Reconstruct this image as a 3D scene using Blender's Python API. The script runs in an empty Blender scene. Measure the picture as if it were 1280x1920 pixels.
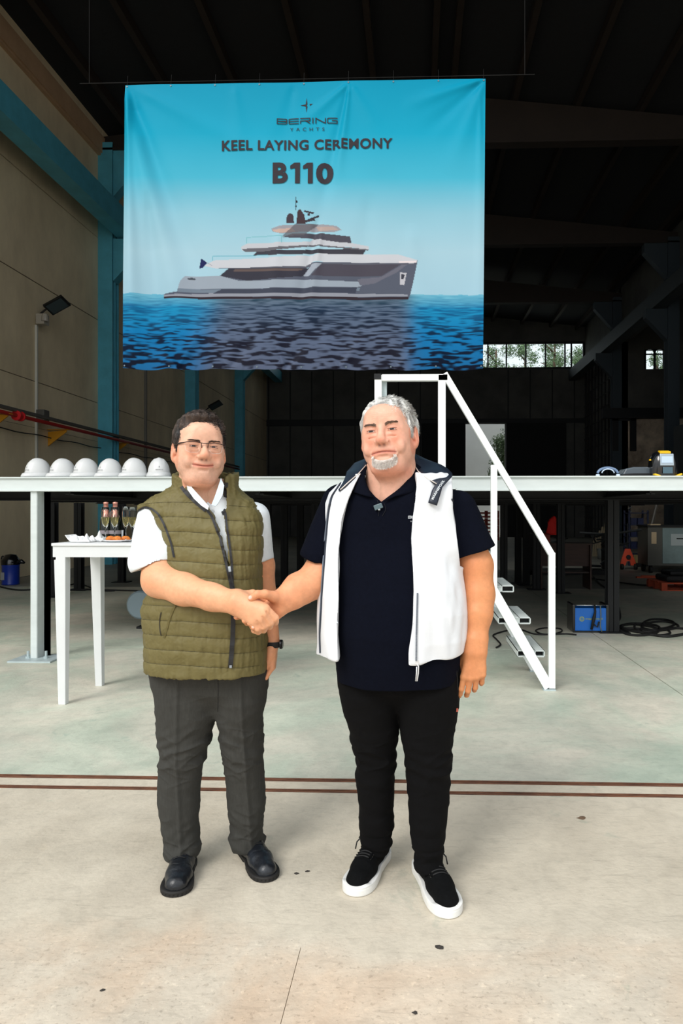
import bpy, bmesh, math, random
import numpy as np
from mathutils import Vector, Matrix, Euler
from mathutils.bvhtree import BVHTree
random.seed(7); rng = np.random.default_rng(7)
C = bpy.context.scene.collection
# ---------------------------------------------------------------- camera
CH, TH, FP, PX, PY = 1.37, math.radians(2.01), 1280.0, 735.0, 960.0
cd = bpy.data.cameras.new('camera'); cam = bpy.data.objects.new('camera', cd); C.objects.link(cam)
cam.location = (0, 0, CH); cam.rotation_euler = (math.pi/2, 0, TH)
cd.sensor_fit = 'VERTICAL'; cd.sensor_height = 36; cd.lens = 24.0; cd.shift_x = -(PX-640)/1920
cd.clip_start = .05; cd.clip_end = 300
bpy.context.scene.camera = cam
# ---------------------------------------------------------------- sky, sun, exposure
w = bpy.data.worlds.new('overcast_sky'); bpy.context.scene.world = w; w.use_nodes = True
nt = w.node_tree; bg = nt.nodes['Background']
tc = nt.nodes.new('ShaderNodeTexCoord'); sp = nt.nodes.new('ShaderNodeSeparateXYZ'); rp = nt.nodes.new('ShaderNodeValToRGB')
nt.links.new(tc.outputs['Generated'], sp.inputs[0]); nt.links.new(sp.outputs['Z'], rp.inputs[0]); nt.links.new(rp.outputs[0], bg.inputs[0])
rp.color_ramp.elements[0].position = 0.0; rp.color_ramp.elements[0].color = (.50, .52, .54, 1)
rp.color_ramp.elements[1].position = 1.0; rp.color_ramp.elements[1].color = (.94, .97, 1.0, 1)
bg.inputs[1].default_value = 1.9
sd = bpy.data.lights.new('sun', 'SUN'); sd.energy = 2.1; sd.angle = math.radians(25); sd.color = (1, .97, .92)
so = bpy.data.objects.new('sun', sd); C.objects.link(so); so.rotation_euler = (math.radians(50), 0, math.radians(-30))
vs = bpy.context.scene.view_settings
vs.view_transform = 'Standard'; vs.look = 'None'; vs.gamma = 1; vs.exposure = 0.0; vs.use_curve_mapping = False
# ---------------------------------------------------------------- projection helpers
FW = np.array([-math.sin(TH), math.cos(TH), 0.]); RT = np.array([math.cos(TH), math.sin(TH), 0.]); CAM = np.array([0, 0, CH])
def ray(px, py): return FW + RT*((px-PX)/FP) + np.array([0, 0, (PY-py)/FP])
def P(px, py, Y): d = ray(px, py); return CAM + d*(Y/d[1])
def G(px, py, z=0.): d = ray(px, py); return CAM + d*((z-CH)/d[2])
# ---------------------------------------------------------------- materials
def lin(c):
    r = []
    for v in c[:3]:
        v = v/255.; r.append(v/12.92 if v <= .04045 else ((v+.055)/1.055)**2.4)
    return r
MC = {}
def M(name, col, rough=.6, metal=0., var=0., scale=8., bump=0., bscale=None, col2=None, spec=None, attr=False, trans=0., ior=1.45, emit=None, sub=0., stretch=None, coat=0., detail=6., thr=(.35, .65)):
    if name in MC: return MC[name]
    m = bpy.data.materials.new(name); m.use_nodes = True; n = m.node_tree; b = n.nodes['Principled BSDF']; MC[name] = m
    c = lin(col); b.inputs['Base Color'].default_value = (*c, 1); b.inputs['Roughness'].default_value = rough; b.inputs['Metallic'].default_value = metal
    if spec is not None: b.inputs['Specular IOR Level'].default_value = spec
    if trans: b.inputs['Transmission Weight'].default_value = trans; b.inputs['IOR'].default_value = ior
    if coat: b.inputs['Coat Weight'].default_value = coat; b.inputs['Coat Roughness'].default_value = .1
    if sub: b.inputs['Subsurface Weight'].default_value = sub; b.inputs['Subsurface Radius'].default_value = (.012, .005, .003); b.inputs['Subsurface Scale'].default_value = 1.0
    if emit: b.inputs['Emission Color'].default_value = (*lin(emit[0]), 1); b.inputs['Emission Strength'].default_value = emit[1]
    src = None
    if attr:
        a = n.nodes.new('ShaderNodeAttribute'); a.attribute_name = 'Col'; src = a.outputs['Color']
    if var or col2 or bump:
        t = n.nodes.new('ShaderNodeTexCoord'); vec = t.outputs['Object']
        if stretch:
            mp = n.nodes.new('ShaderNodeMapping'); mp.inputs['Scale'].default_value = stretch; n.links.new(vec, mp.inputs[0]); vec = mp.outputs[0]
    if var or col2:
        z = n.nodes.new('ShaderNodeTexNoise'); z.inputs['Scale'].default_value = scale; z.inputs['Detail'].default_value = detail; z.inputs['Roughness'].default_value = .65
        n.links.new(vec, z.inputs['Vector'])
        r = n.nodes.new('ShaderNodeValToRGB'); n.links.new(z.outputs['Fac'], r.inputs[0])
        r.color_ramp.elements[0].position = thr[0]; r.color_ramp.elements[1].position = thr[1]
        if attr:
            r.color_ramp.elements[0].color = (1-var, 1-var, 1-var, 1); r.color_ramp.elements[1].color = (1+var, 1+var, 1+var, 1)
            mx = n.nodes.new('ShaderNodeMix'); mx.data_type = 'RGBA'; mx.blend_type = 'MULTIPLY'; mx.inputs[0].default_value = 1
            n.links.new(src, mx.inputs[6]); n.links.new(r.outputs[0], mx.inputs[7]); src = mx.outputs[2]
        else:
            c2 = lin(col2) if col2 else [min(1, x*(1+var)) for x in c]; c1 = c if col2 else [x*(1-var) for x in c]
            r.color_ramp.elements[0].color = (*c1, 1); r.color_ramp.elements[1].color = (*c2, 1); src = r.outputs[0]
    if src is not None: n.links.new(src, b.inputs['Base Color'])
    if bump:
        z2 = n.nodes.new('ShaderNodeTexNoise'); z2.inputs['Scale'].default_value = bscale or scale*4; z2.inputs['Detail'].default_value = 4
        n.links.new(vec, z2.inputs['Vector'])
        bp = n.nodes.new('ShaderNodeBump'); bp.inputs['Strength'].default_value = min(1, bump); bp.inputs['Distance'].default_value = .004
        n.links.new(z2.outputs['Fac'], bp.inputs['Height']); n.links.new(bp.outputs[0], b.inputs['Normal'])
    return m
# ---------------------------------------------------------------- object helpers
OFF = {}
def woff(p):
    return OFF.get(p.name, np.zeros(3)) if p else np.zeros(3)
def mk(name, v, f, mat, parent=None, smooth=False, col=None, kind=None, label=None):
    me = bpy.data.meshes.new(name); v = np.asarray(v, float) - woff(parent)
    if isinstance(f, np.ndarray) and len(f) and f.ndim == 2:
        k = f.shape[1]; me.vertices.add(len(v)); me.vertices.foreach_set('co', v.astype(np.float32).ravel())
        me.loops.add(f.size); me.loops.foreach_set('vertex_index', f.astype(np.int32).ravel())
        me.polygons.add(len(f)); me.polygons.foreach_set('loop_start', np.arange(0, f.size, k, dtype=np.int32))
        me.polygons.foreach_set('loop_total', np.full(len(f), k, dtype=np.int32)); me.update(calc_edges=True)
    else:
        me.from_pydata([tuple(a) for a in v], [], [tuple(int(i) for i in a) for a in f]); me.update()
    if smooth: me.polygons.foreach_set('use_smooth', np.ones(len(me.polygons), dtype=bool))
    if col is not None:
        a = me.color_attributes.new('Col', 'FLOAT_COLOR', 'POINT'); cc = np.ones((len(v), 4), np.float32); cc[:, :3] = col; a.data.foreach_set('color', cc.ravel())
    if mat: me.materials.append(mat)
    o = bpy.data.objects.new(name, me); C.objects.link(o)
    if parent: o.parent = parent; OFF[o.name] = woff(parent)
    else: OFF[o.name] = np.zeros(3)
    if kind: o['kind'] = kind
    if label: o['label'] = label
    return o
def tag(o, label, cat, group=None):
    o['label'] = label; o['category'] = cat
    if group: o['group'] = group
    return o
def root(name, loc, label, cat, group=None):
    o = bpy.data.objects.new(name, None); C.objects.link(o); o.empty_display_size = .1; o.location = tuple(loc); OFF[o.name] = np.array(loc, float)
    return tag(o, label, cat, group)
def copy_tree(o, loc, rz=0, label=None):
    r = o.copy(); C.objects.link(r); r.location = tuple(loc); r.rotation_euler = (0, 0, rz)
    if label: r['label'] = label
    for ch in list(o.children):
        c = ch.copy(); C.objects.link(c); c.parent = r
        for g in list(ch.children):
            d = g.copy(); C.objects.link(d); d.parent = c
    return r
class MB:
    def __init__(s): s.v = []; s.f = []
    def add(s, v, f):
        n = len(s.v); s.v += [tuple(a) for a in v]; s.f += [tuple(i+n for i in a) for a in f]; return s
    def box(s, x0, x1, y0, y1, z0, z1, T=None):
        v = [(x, y, z) for z in (z0, z1) for y in (y0, y1) for x in (x0, x1)]
        if T is not None: v = [tuple(T @ Vector(a)) for a in v]
        return s.add(v, [(0, 2, 3, 1), (4, 5, 7, 6), (0, 1, 5, 4), (2, 6, 7, 3), (0, 4, 6, 2), (1, 3, 7, 5)])
    def bar(s, a, b, wx, wy, up=(0, 0, 1)):
        a = Vector(a); b = Vector(b); d = (b-a).normalized(); u = Vector(up)
        if abs(d.dot(u)) > .98: u = Vector((0, 1, 0))
        x = d.cross(u).normalized(); y = x.cross(d).normalized(); v = []
        for p in (a, b):
            for sx, sy in ((-1, -1), (1, -1), (1, 1), (-1, 1)): v.append(p + x*sx*wx/2 + y*sy*wy/2)
        return s.add(v, [(0, 1, 2, 3), (7, 6, 5, 4), (0, 4, 5, 1), (1, 5, 6, 2), (2, 6, 7, 3), (3, 7, 4, 0)])
    def tube(s, pts, r, n=8, cap=True):
        pts = [Vector(p) for p in pts]; m = len(pts); rr = r if hasattr(r, '__len__') else [r]*m; v = []; f = []
        u = None
        for i, p in enumerate(pts):
            d = (pts[min(i+1, m-1)]-pts[max(i-1, 0)]).normalized()
            if u is None: u = Vector((0, 0, 1)) if abs(d.z) < .9 else Vector((1, 0, 0))
            x = d.cross(u).normalized(); u2 = x.cross(d).normalized(); u = u2
            for k in range(n):
                a = 2*math.pi*k/n; v.append(p + (x*math.cos(a)+u2*math.sin(a))*rr[i])
        for i in range(m-1):
            for k in range(n): f.append((i*n+k, i*n+(k+1) % n, (i+1)*n+(k+1) % n, (i+1)*n+k))
        if cap: f.append(tuple(range(n-1, -1, -1))); f.append(tuple((m-1)*n+k for k in range(n)))
        return s.add(v, f)
    def lathe(s, prof, n=20, c=(0, 0, 0), sx=1, sy=1):
        v = []; f = []
        for r, z in prof:
            for k in range(n):
                a = 2*math.pi*k/n; v.append((c[0]+r*sx*math.cos(a), c[1]+r*sy*math.sin(a), c[2]+z))
        for i in range(len(prof)-1):
            for k in range(n): f.append((i*n+k, i*n+(k+1) % n, (i+1)*n+(k+1) % n, (i+1)*n+k))
        return s.add(v, f)
    def prism(s, poly, y0, y1, axis='y'):
        n = len(poly); v = [(a, y0, b) for a, b in poly] + [(a, y1, b) for a, b in poly]
        if axis == 'z': v = [(a, b, y0) for a, b in poly] + [(a, b, y1) for a, b in poly]
        if axis == 'x': v = [(y0, a, b) for a, b in poly] + [(y1, a, b) for a, b in poly]
        f = [tuple(range(n)), tuple(range(2*n-1, n-1, -1))] + [(i, i+n, (i+1) % n+n, (i+1) % n) for i in range(n)]
        return s.add(v, f)
    def build(s, name, mat, parent=None, smooth=False, bevel=0, **k):
        o = mk(name, s.v, s.f, mat, parent, smooth, **k)
        if bevel:
            b = o.modifiers.new('bevel', 'BEVEL'); b.width = bevel; b.segments = 2; b.limit_method = 'ANGLE'
        bm = bmesh.new(); bm.from_mesh(o.data); bmesh.ops.recalc_face_normals(bm, faces=bm.faces); bm.to_mesh(o.data); bm.free()
        if smooth: o.data.polygons.foreach_set('use_smooth', np.ones(len(o.data.polygons), dtype=bool))
        return o
def text_mesh(body, bold=0., spacing=1.):
    cu = bpy.data.curves.new('t', 'FONT'); cu.body = body; cu.size = 1; cu.offset = bold; cu.space_character = spacing; cu.resolution_u = 4
    o = bpy.data.objects.new('t', cu); C.objects.link(o)
    dg = bpy.context.evaluated_depsgraph_get(); dg.update(); me = bpy.data.meshes.new_from_object(o.evaluated_get(dg))
    v = np.array([a.co[:2] for a in me.vertices]).reshape(-1, 2); f = [tuple(p.vertices) for p in me.polygons]
    bpy.data.objects.remove(o); bpy.data.meshes.remove(me)
    mn, mx_ = v.min(0), v.max(0); v = (v-mn)/(mx_-mn)
    return v, f
# techno stroke letters in a unit box (x right, y up)
STK = {'B': [[(0, 0), (.9, 0), (1, .1), (1, .45), (.1, .5)], [(0, 1), (.9, 1), (1, .9), (1, .55), (.1, .5)], [(0, 1), (0, .62)], [(0, .4), (0, 0)]],
       'E': [[(1, 1), (.1, 1), (0, .9), (0, .1), (.1, 0), (1, 0)], [(0, .5), (1, .5)]],
       'R': [[(0, 0), (0, .5), (.95, .5), (1, .6), (1, 1), (0, 1)], [(.55, .5), (1, 0)]],
       'I': [[(.5, 0), (.5, 1)]], 'N': [[(0, 0), (0, 1), (1, 0), (1, 1)]],
       'G': [[(1, 1), (.1, 1), (0, .9), (0, .1), (.1, 0), (1, 0), (1, .5), (.5, .5)]]}
def stroke_word(word, th=.09, asp=1.9, gap=.45):
    v = []; f = []; x = 0
    for ch in word:
        wd = asp if ch != 'I' else .3
        for pl in STK[ch]:
            for a, b in zip(pl[:-1], pl[1:]):
                A = np.array([x+a[0]*wd, a[1]]); B = np.array([x+b[0]*wd, b[1]]); d = (B-A)/np.linalg.norm(B-A); n = np.array([-d[1], d[0]])*th; A = A-d*th; B = B+d*th
                k = len(v); v += [A+n, A-n, B-n, B+n]; f.append((k, k+1, k+2, k+3))
        x += wd+gap
    v = np.array(v); mn, mx_ = v.min(0), v.max(0); return (v-mn)/(mx_-mn), f
def vnoise(p, s, seed=0):
    q = np.asarray(p, float)*s; i = np.floor(q).astype(np.int64); fr = q-i; fr = fr*fr*(3-2*fr)
    def hsh(a): 
        h = (a[:, 0]*374761393 + a[:, 1]*668265263 + a[:, 2]*2147483647 + seed*974711) & 0xffffffff
        h = ((h ^ (h >> 13))*1274126177) & 0xffffffff; return ((h ^ (h >> 16)) & 0xffff)/65535.
    r = 0
    for dx in (0, 1):
        for dy in (0, 1):
            for dz in (0, 1):
                wgt = (fr[:, 0] if dx else 1-fr[:, 0])*(fr[:, 1] if dy else 1-fr[:, 1])*(fr[:, 2] if dz else 1-fr[:, 2])
                r = r + wgt*hsh(i+np.array([dx, dy, dz]))
    return r
# ================================================================ THE SETTING
def concrete(name, c0, c1, pink=None, rough=.8, spk=.35, edge=False):
    m = bpy.data.materials.new(name); m.use_nodes = True; MC[name] = m; n = m.node_tree; b = n.nodes['Principled BSDF']; b.inputs['Roughness'].default_value = rough
    N, K = n.nodes.new, n.links.new; t = N('ShaderNodeTexCoord'); vec = t.outputs['Object']
    def noise(s, d, lo, hi, a, c, st=None, ds=0.):
        z = N('ShaderNodeTexNoise'); z.inputs['Scale'].default_value = s; z.inputs['Detail'].default_value = d; z.inputs['Roughness'].default_value = .62; z.inputs['Distortion'].default_value = ds
        if st: mp = N('ShaderNodeMapping'); mp.inputs['Scale'].default_value = st; mp.inputs['Rotation'].default_value = (0, 0, .5); K(vec, mp.inputs[0]); K(mp.outputs[0], z.inputs['Vector'])
        else: K(vec, z.inputs['Vector'])
        r = N('ShaderNodeValToRGB'); K(z.outputs['Fac'], r.inputs[0]); e = r.color_ramp.elements; e[0].position = lo; e[1].position = hi; e[0].color = (*a, 1); e[1].color = (*c, 1); return r.outputs[0]
    def mul(a, c):
        x = N('ShaderNodeMix'); x.data_type = 'RGBA'; x.blend_type = 'MULTIPLY'; x.inputs[0].default_value = 1; K(a, x.inputs[6]); K(c, x.inputs[7]); return x.outputs[2]
    o = noise(.7, 8, .35, .62, lin(c0), lin(c1), ds=.6); g = lambda v: (v, v, v)
    if pink and not edge: o = mul(o, noise(.9, 8, .44, .60, (1, 1, 1), pink, ds=.8))
    if edge:      # weathered, pinker and coarser concrete towards the yard, with a ragged boundary
        sx = N('ShaderNodeSeparateXYZ'); K(vec, sx.inputs[0]); z = N('ShaderNodeTexNoise'); z.inputs['Scale'].default_value = 2.2; z.inputs['Detail'].default_value = 9; K(vec, z.inputs['Vector'])
        ma = N('ShaderNodeMath'); ma.operation = 'MULTIPLY_ADD'; ma.inputs[1].default_value = 1.1; K(z.outputs['Fac'], ma.inputs[0]); K(sx.outputs['Y'], ma.inputs[2])
        r = N('ShaderNodeMapRange'); r.inputs['From Min'].default_value = 2.80; r.inputs['From Max'].default_value = 2.62; K(ma.outputs[0], r.inputs['Value'])
        front = mul(noise(1.1, 6, .42, .6, (1.04, 1.03, 1.04), pink, ds=.6), noise(55, 5, .36, .42, (.80, .79, .78), (1, 1, 1))); front = mul(front, noise(38, 4, .60, .66, (1, 1, 1), (1.14, 1.14, 1.13)))
        x = N('ShaderNodeMix'); x.data_type = 'RGBA'; K(r.outputs[0], x.inputs[0]); x.inputs[6].default_value = (1, 1, 1, 1); K(front, x.inputs[7]); o = mul(o, x.outputs[2])
    o = mul(o, noise(5, 10, .35, .6, g(.90), g(1.03), ds=.8)); o = mul(o, noise(26, 6, .38, .5, g(.93), g(1.0))); o = mul(o, noise(7, 6, .34, .42, g(.88), g(1.), (1, 7, 1), 1.2))
    o = mul(o, noise(150, 3, .27, .33, g(1-spk), g(1.))); o = mul(o, noise(2.3, 12, .30, .36, (.80, .86, .86), g(1.), ds=1.5)); o = mul(o, noise(3.1, 12, .66, .72, g(1.), (1.10, 1.09, 1.06), ds=1.2))
    K(o, b.inputs['Base Color']); z2 = N('ShaderNodeTexNoise'); z2.inputs['Scale'].default_value = 60; z2.inputs['Detail'].default_value = 8; K(vec, z2.inputs['Vector']); bp = N('ShaderNodeBump'); bp.inputs['Strength'].default_value = .5; bp.inputs['Distance'].default_value = .004; K(z2.outputs['Fac'], bp.inputs['Height']); K(bp.outputs[0], b.inputs['Normal']); return m
conc = concrete('concrete', (188, 178, 160), (208, 199, 181), (1.02, .89, .82), .85, .4, True)
conc_front = conc
conc_in = concrete('concrete_inside', (174, 178, 164), (212, 206, 190), (.86, .97, .95), .62)
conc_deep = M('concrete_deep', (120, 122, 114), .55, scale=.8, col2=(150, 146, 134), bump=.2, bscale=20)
floor = MB().box(-30, 30, -25, 80, -.3, -.03).build('floor', M('joint_dark', (70, 62, 52), .95), kind='structure')
def slab(x0, x1, y0, y1, m):
    MB().box(x0, x1, y0, y1, -.2, 0).build('slab', m, floor)
for a in [(-30, -.3635, -25, 2.1369, conc_front), (-.3615, 30, -25, 2.1369, conc_front), (-30, 30, 2.1371, 3.318, conc), (-30, 30, 3.362, 3.45, conc),
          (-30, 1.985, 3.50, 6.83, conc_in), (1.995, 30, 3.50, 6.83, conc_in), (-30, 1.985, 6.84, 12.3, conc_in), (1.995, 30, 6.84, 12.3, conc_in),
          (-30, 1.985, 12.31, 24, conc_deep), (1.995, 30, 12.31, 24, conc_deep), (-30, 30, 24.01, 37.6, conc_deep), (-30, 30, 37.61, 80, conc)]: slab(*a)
rust = M('rusty_steel', (72, 44, 32), .8, .1, scale=30, col2=(138, 92, 66), bump=.6, stretch=(.3, 4, 4))
for i, (y0, y1) in enumerate(((3.322, 3.356), (3.454, 3.494))):
    MB().box(-30, 30, y0, y0+.010, -.03, .002).box(-30, 30, y1-.009, y1, -.03, .001).box(-30, 30, y0, y1, -.031, -.016).build('door_rail', rust, floor)
# walls
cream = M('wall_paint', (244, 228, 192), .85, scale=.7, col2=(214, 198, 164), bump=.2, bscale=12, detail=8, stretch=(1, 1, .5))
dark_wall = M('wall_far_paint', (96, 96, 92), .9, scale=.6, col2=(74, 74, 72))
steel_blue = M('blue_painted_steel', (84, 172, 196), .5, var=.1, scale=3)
roof_m = M('roof_sheet', (30, 32, 36), .8, var=.1)
frame_m = M('roof_frame_paint', (42, 34, 29), .7, var=.12, scale=2)
wl = MB().box(-8.6, -8.3, 3.6, 37.6, 0, 11.6).build('wall_left', M('joint_wall', (70, 60, 46), .9), kind='structure')
ys = [3.6, 10.75, 17.75, 24.45, 31.15, 37.6]
for i in range(5):
    for z0, z1 in ((0, 2.05), (2.06, 4.2), (4.21, 6.36), (6.375, 8.5), (8.51, 11.5)):
        if z0 < 3: z0, z1 = (0, 3.2) if z0 == 0 else (3.2, 4.2)
        MB().box(-8.31, -8.28, ys[i]+.006, ys[i+1]-.006, z0+.008, z1).build('wall_panel', cream, wl)
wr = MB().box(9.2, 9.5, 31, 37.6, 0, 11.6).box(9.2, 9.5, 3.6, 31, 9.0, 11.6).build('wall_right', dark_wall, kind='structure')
for k in range(11):
    MB().box(9.14, 9.2, 31.0+.62*k, 31.02+.62*k+.03, 0, 9).build('wall_batten', M('dark_steel', (38, 40, 42), .6, .4), wr)
for k in range(14):
    MB().box(9.15, 9.2, 31, 37.6, .6*k+.5, .6*k+.53).build('wall_batten', MC['dark_steel'], wr)
wa = MB().box(9.2, 22, 31, 31.3, 0, 5.6).build('wall_annex', M('annex_plaster', (226, 208, 184), .9, scale=1.2, col2=(150, 134, 118), detail=8), kind='structure')
MB().box(8.3, 22, 30.7, 31, 5.55, 6.0).build('lintel', MC['dark_steel'], wa)
x0 = P(1148, 780, 30.9)[0]; x1 = P(1192, 780, 30.9)[0]
MB().box(x0, x0+.25, 30.85, 31, 4.1, 5.9-.2).box(x1-.25, x1, 30.85, 31, 4.1, 5.7).box(x0, x1, 30.85, 31, 5.45, 5.7).build('dark_opening_frame', MC['dark_steel'], wa)
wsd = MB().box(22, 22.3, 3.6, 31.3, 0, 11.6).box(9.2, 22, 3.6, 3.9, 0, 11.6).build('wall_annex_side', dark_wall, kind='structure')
# annex upper wall with an arched window hole
ax0, ax1 = P(1209, 670, 31)[0], P(1246, 670, 31)[0]; az0, az1 = P(1220, 692, 31)[2], P(1220, 655, 31)[2]
MB().box(9.2, ax0, 31, 31.3, 5.6, 11.6).box(ax1, 22, 31, 31.3, 5.6, 11.6).box(ax0, ax1, 31, 31.3, 5.6, az0).box(ax0, ax1, 31, 31.3, az1, 11.6).build('wall_annex_upper', dark_wall, kind='structure')
glass = M('window_glass', (235, 245, 245), .02, trans=1., ior=1.1)
fr_m = M('window_frame_dark', (28, 30, 32), .5)
w2 = MB()
hw = (ax1-ax0)/2
for i in range(2):
    xa = ax0+i*hw; xm = xa+hw/2; arc = [(xa, az1)]+[(xm-hw/2*math.cos(t), az1-hw*.5+hw*.5*math.sin(t)) for t in np.linspace(0, math.pi, 9)]+[(xa+hw, az1)]
    w2.prism(arc, 31.0, 31.1)
w2.box(ax0-.03, ax0+.05, 31, 31.1, az0, az1).box(ax1-.05, ax1+.03, 31, 31.1, az0, az1).box((ax0+ax1)/2-.04, (ax0+ax1)/2+.04, 31, 31.1, az0, az1).box(ax0, ax1, 31, 31.1, az1-hw*.55, az1-hw*.55+.05)
w2o = w2.build('window_2', fr_m, kind='structure'); MB().box(ax0, ax1, 31.12, 31.13, az0, az1).build('pane', glass, w2o)
# far wall with a window band and a tall door opening
FY = 37.6
wx0, wx1 = -7.0, P(1094, 660, FY)[0]; wz0, wz1 = P(900, 691, FY)[2], P(900, 644, FY)[2]
dx0, dx1, dz = P(872, 800, FY)[0], P(947, 800, FY)[0], P(900, 794, FY)[2]
wf = MB().box(-8.6, dx0, FY, FY+.3, 0, wz0).box(dx1, 9.5, FY, FY+.3, 0, wz0).box(dx0, dx1, FY, FY+.3, dz, wz0).box(-8.6, wx0, FY, FY+.3, wz0, wz1).box(wx1, 9.5, FY, FY+.3, wz0, wz1)
wf.prism([(-8.6, wz1), (9.5, wz1), (9.5, 11.6), (.45, 12.6), (-8.6, 11.6)], FY, FY+.3)
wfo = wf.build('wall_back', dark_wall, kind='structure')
for k in range(15):
    xx = -8.2+k*1.2
    if dx0-.1 < xx < dx1+.1: continue
    MB().box(xx, xx+.06, FY-.04, FY, 0, wz0-.1).build('wall_batten', MC['dark_steel'], wfo)
MB().box(-8.3, dx0, FY-.1, FY, dz-.1, dz+.25).box(dx0, 9.2, FY-.1, FY, dz, dz+.25).build('door_track', MC['dark_steel'], wfo)
d1 = MB().box(dx1+.02, P(1062, 800, FY-.3)[0], FY-.22, FY-.1, 0, dz).build('door_1', M('door_dark', (16, 17, 19), .8), kind='structure')
d2 = MB().box(P(790, 800, FY-.3)[0], dx0, FY-.22, FY-.1, 0, dz).build('door_2', MC['door_dark'], kind='structure')
wm = MB(); edges = [wx0]
pxs = [945.5, 983, 1023, 1061, 1070] ; mull = [P(p, 660, FY)[0] for p in (914.5, 949, 985.5, 1022.5, 1059, 1071)]
xm = mull[0]
while xm > wx0+1: xm -= 1.08; mull.append(xm)
mull.sort()
for x in mull: wm.box(x-.035, x+.035, FY-.02, FY+.1, wz0, wz1)
wm.box(wx0, wx1, FY-.03, FY+.1, wz0-.06, wz0+.05).box(wx0, wx1, FY-.03, FY+.1, wz1-.05, wz1+.06).box(wx0-.05, wx0+.05, FY-.03, FY+.1, wz0, wz1).box(wx1-.05, wx1+.05, FY-.03, FY+.1, wz0, wz1)
w1 = wm.build('window_1', fr_m, kind='structure')
ed = [wx0]+mull+[wx1]
for a, b in zip(ed[:-1], ed[1:]): MB().box(a+.02, b-.02, FY+.04, FY+.05, wz0, wz1).build('pane', glass, w1)
# roof
def rz(x): return 12.45-.11*abs(x-.45)
ce = MB()
ce.add([(-8.6, 3.6, rz(-8.6)), (.45, 3.6, rz(.45)), (9.5, 3.6, rz(9.5)), (9.5, 37.9, rz(9.5)), (.45, 37.9, rz(.45)), (-8.6, 37.9, rz(-8.6))], [(0, 1, 4, 5), (1, 2, 3, 4)])
ce.add([(-8.6, 3.6, rz(-8.6)+.1), (.45, 3.6, rz(.45)+.1), (9.5, 3.6, rz(9.5)+.1), (9.5, 37.9, rz(9.5)+.1), (.45, 37.9, rz(.45)+.1), (-8.6, 37.9, rz(-8.6)+.1)], [(0, 5, 4, 1), (1, 4, 3, 2)])
ceo = ce.build('ceiling', roof_m, kind='structure')
MB().box(9.5, 22.3, 3.6, 31.3, 11.5, 11.6).build('ceiling_annex', roof_m, kind='structure')
for x in (-7.5, -6.0, -4.4, -2.7, -1.06, .45, .95, 2.55, 4.15, 5.75, 7.3, 8.7):
    z = rz(x)
    MB().box(x-.07, x+.07, 3.7, 37.5, z-.26, z-.02).build('purlin', frame_m, ceo)
for i, y in enumerate((4.2, 10.8, 17.5, 24.2, 30.9)):
    poly = [(-8.3, 10.85), (9.2, 10.85), (9.2, rz(9.2)-.28), (.45, rz(.45)-.28), (-8.3, rz(-8.3)-.28)]
    f = MB().prism(poly, y+.14, y+.18).box(-8.3, 9.2, y, y+.32, 10.8, 10.86)
    fo = f.build('roof_beam', frame_m, ceo)
    for sx, xa, xb in ((1, -8.3, -7.9), (-1, 9.2, 8.8)):
        cmb = MB().box(min(xa, xb), max(xa, xb), y, y+.03, 0, 11).box(min(xa, xb), max(xa, xb), y+.37, y+.4, 0, 11)
        xw = (xa+xb)/2; cmb.box(xw-.02, xw+.02, y+.03, y+.37, 0, 11)
        cmb.box(xw-.2, xw+.2, y+.19, y+.21, 0, 11)
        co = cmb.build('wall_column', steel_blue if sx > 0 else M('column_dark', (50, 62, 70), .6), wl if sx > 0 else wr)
        # crane corbel and upper knee
        s = sx
        MB().prism([(xb, 7.4), (xb, 8.5), (xb+s*.75, 8.5), (xb+s*.75, 8.2)], y+.05, y+.35).build('corbel', co.data.materials[0], wl if sx > 0 else wr)
        MB().prism([(xb, 9.6), (xb, 10.8), (xb+s*.8, 10.8), (xb+s*.8, 10.5)], y+.05, y+.35).build('knee_bracket', co.data.materials[0], wl if sx > 0 else wr)
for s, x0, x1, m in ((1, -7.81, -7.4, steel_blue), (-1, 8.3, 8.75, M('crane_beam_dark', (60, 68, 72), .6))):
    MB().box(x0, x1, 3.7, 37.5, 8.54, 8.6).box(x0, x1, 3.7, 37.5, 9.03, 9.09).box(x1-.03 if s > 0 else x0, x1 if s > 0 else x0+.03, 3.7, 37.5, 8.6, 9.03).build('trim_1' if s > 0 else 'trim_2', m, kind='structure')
MB().box(-8.3, -8.16, 3.7, 37.5, 10.72, 11.17).box(-8.3, -8.20, 3.7, 37.5, 10.66, 10.72).build('trim_3', M('eave_beam', (188, 156, 122), .8, var=.1, scale=1.5), kind='structure')
MB().box(-8.8, -8.3, 3.55, 3.75, 0, 12.5).box(7.6, 9.5, 3.55, 3.75, 0, 12.5).box(-8.3, 7.6, 3.55, 3.75, 10.6, 12.5).build('wall_front', cream, kind='structure')  # unseen front wall, its opening shaped to set how much light gets inside
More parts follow.
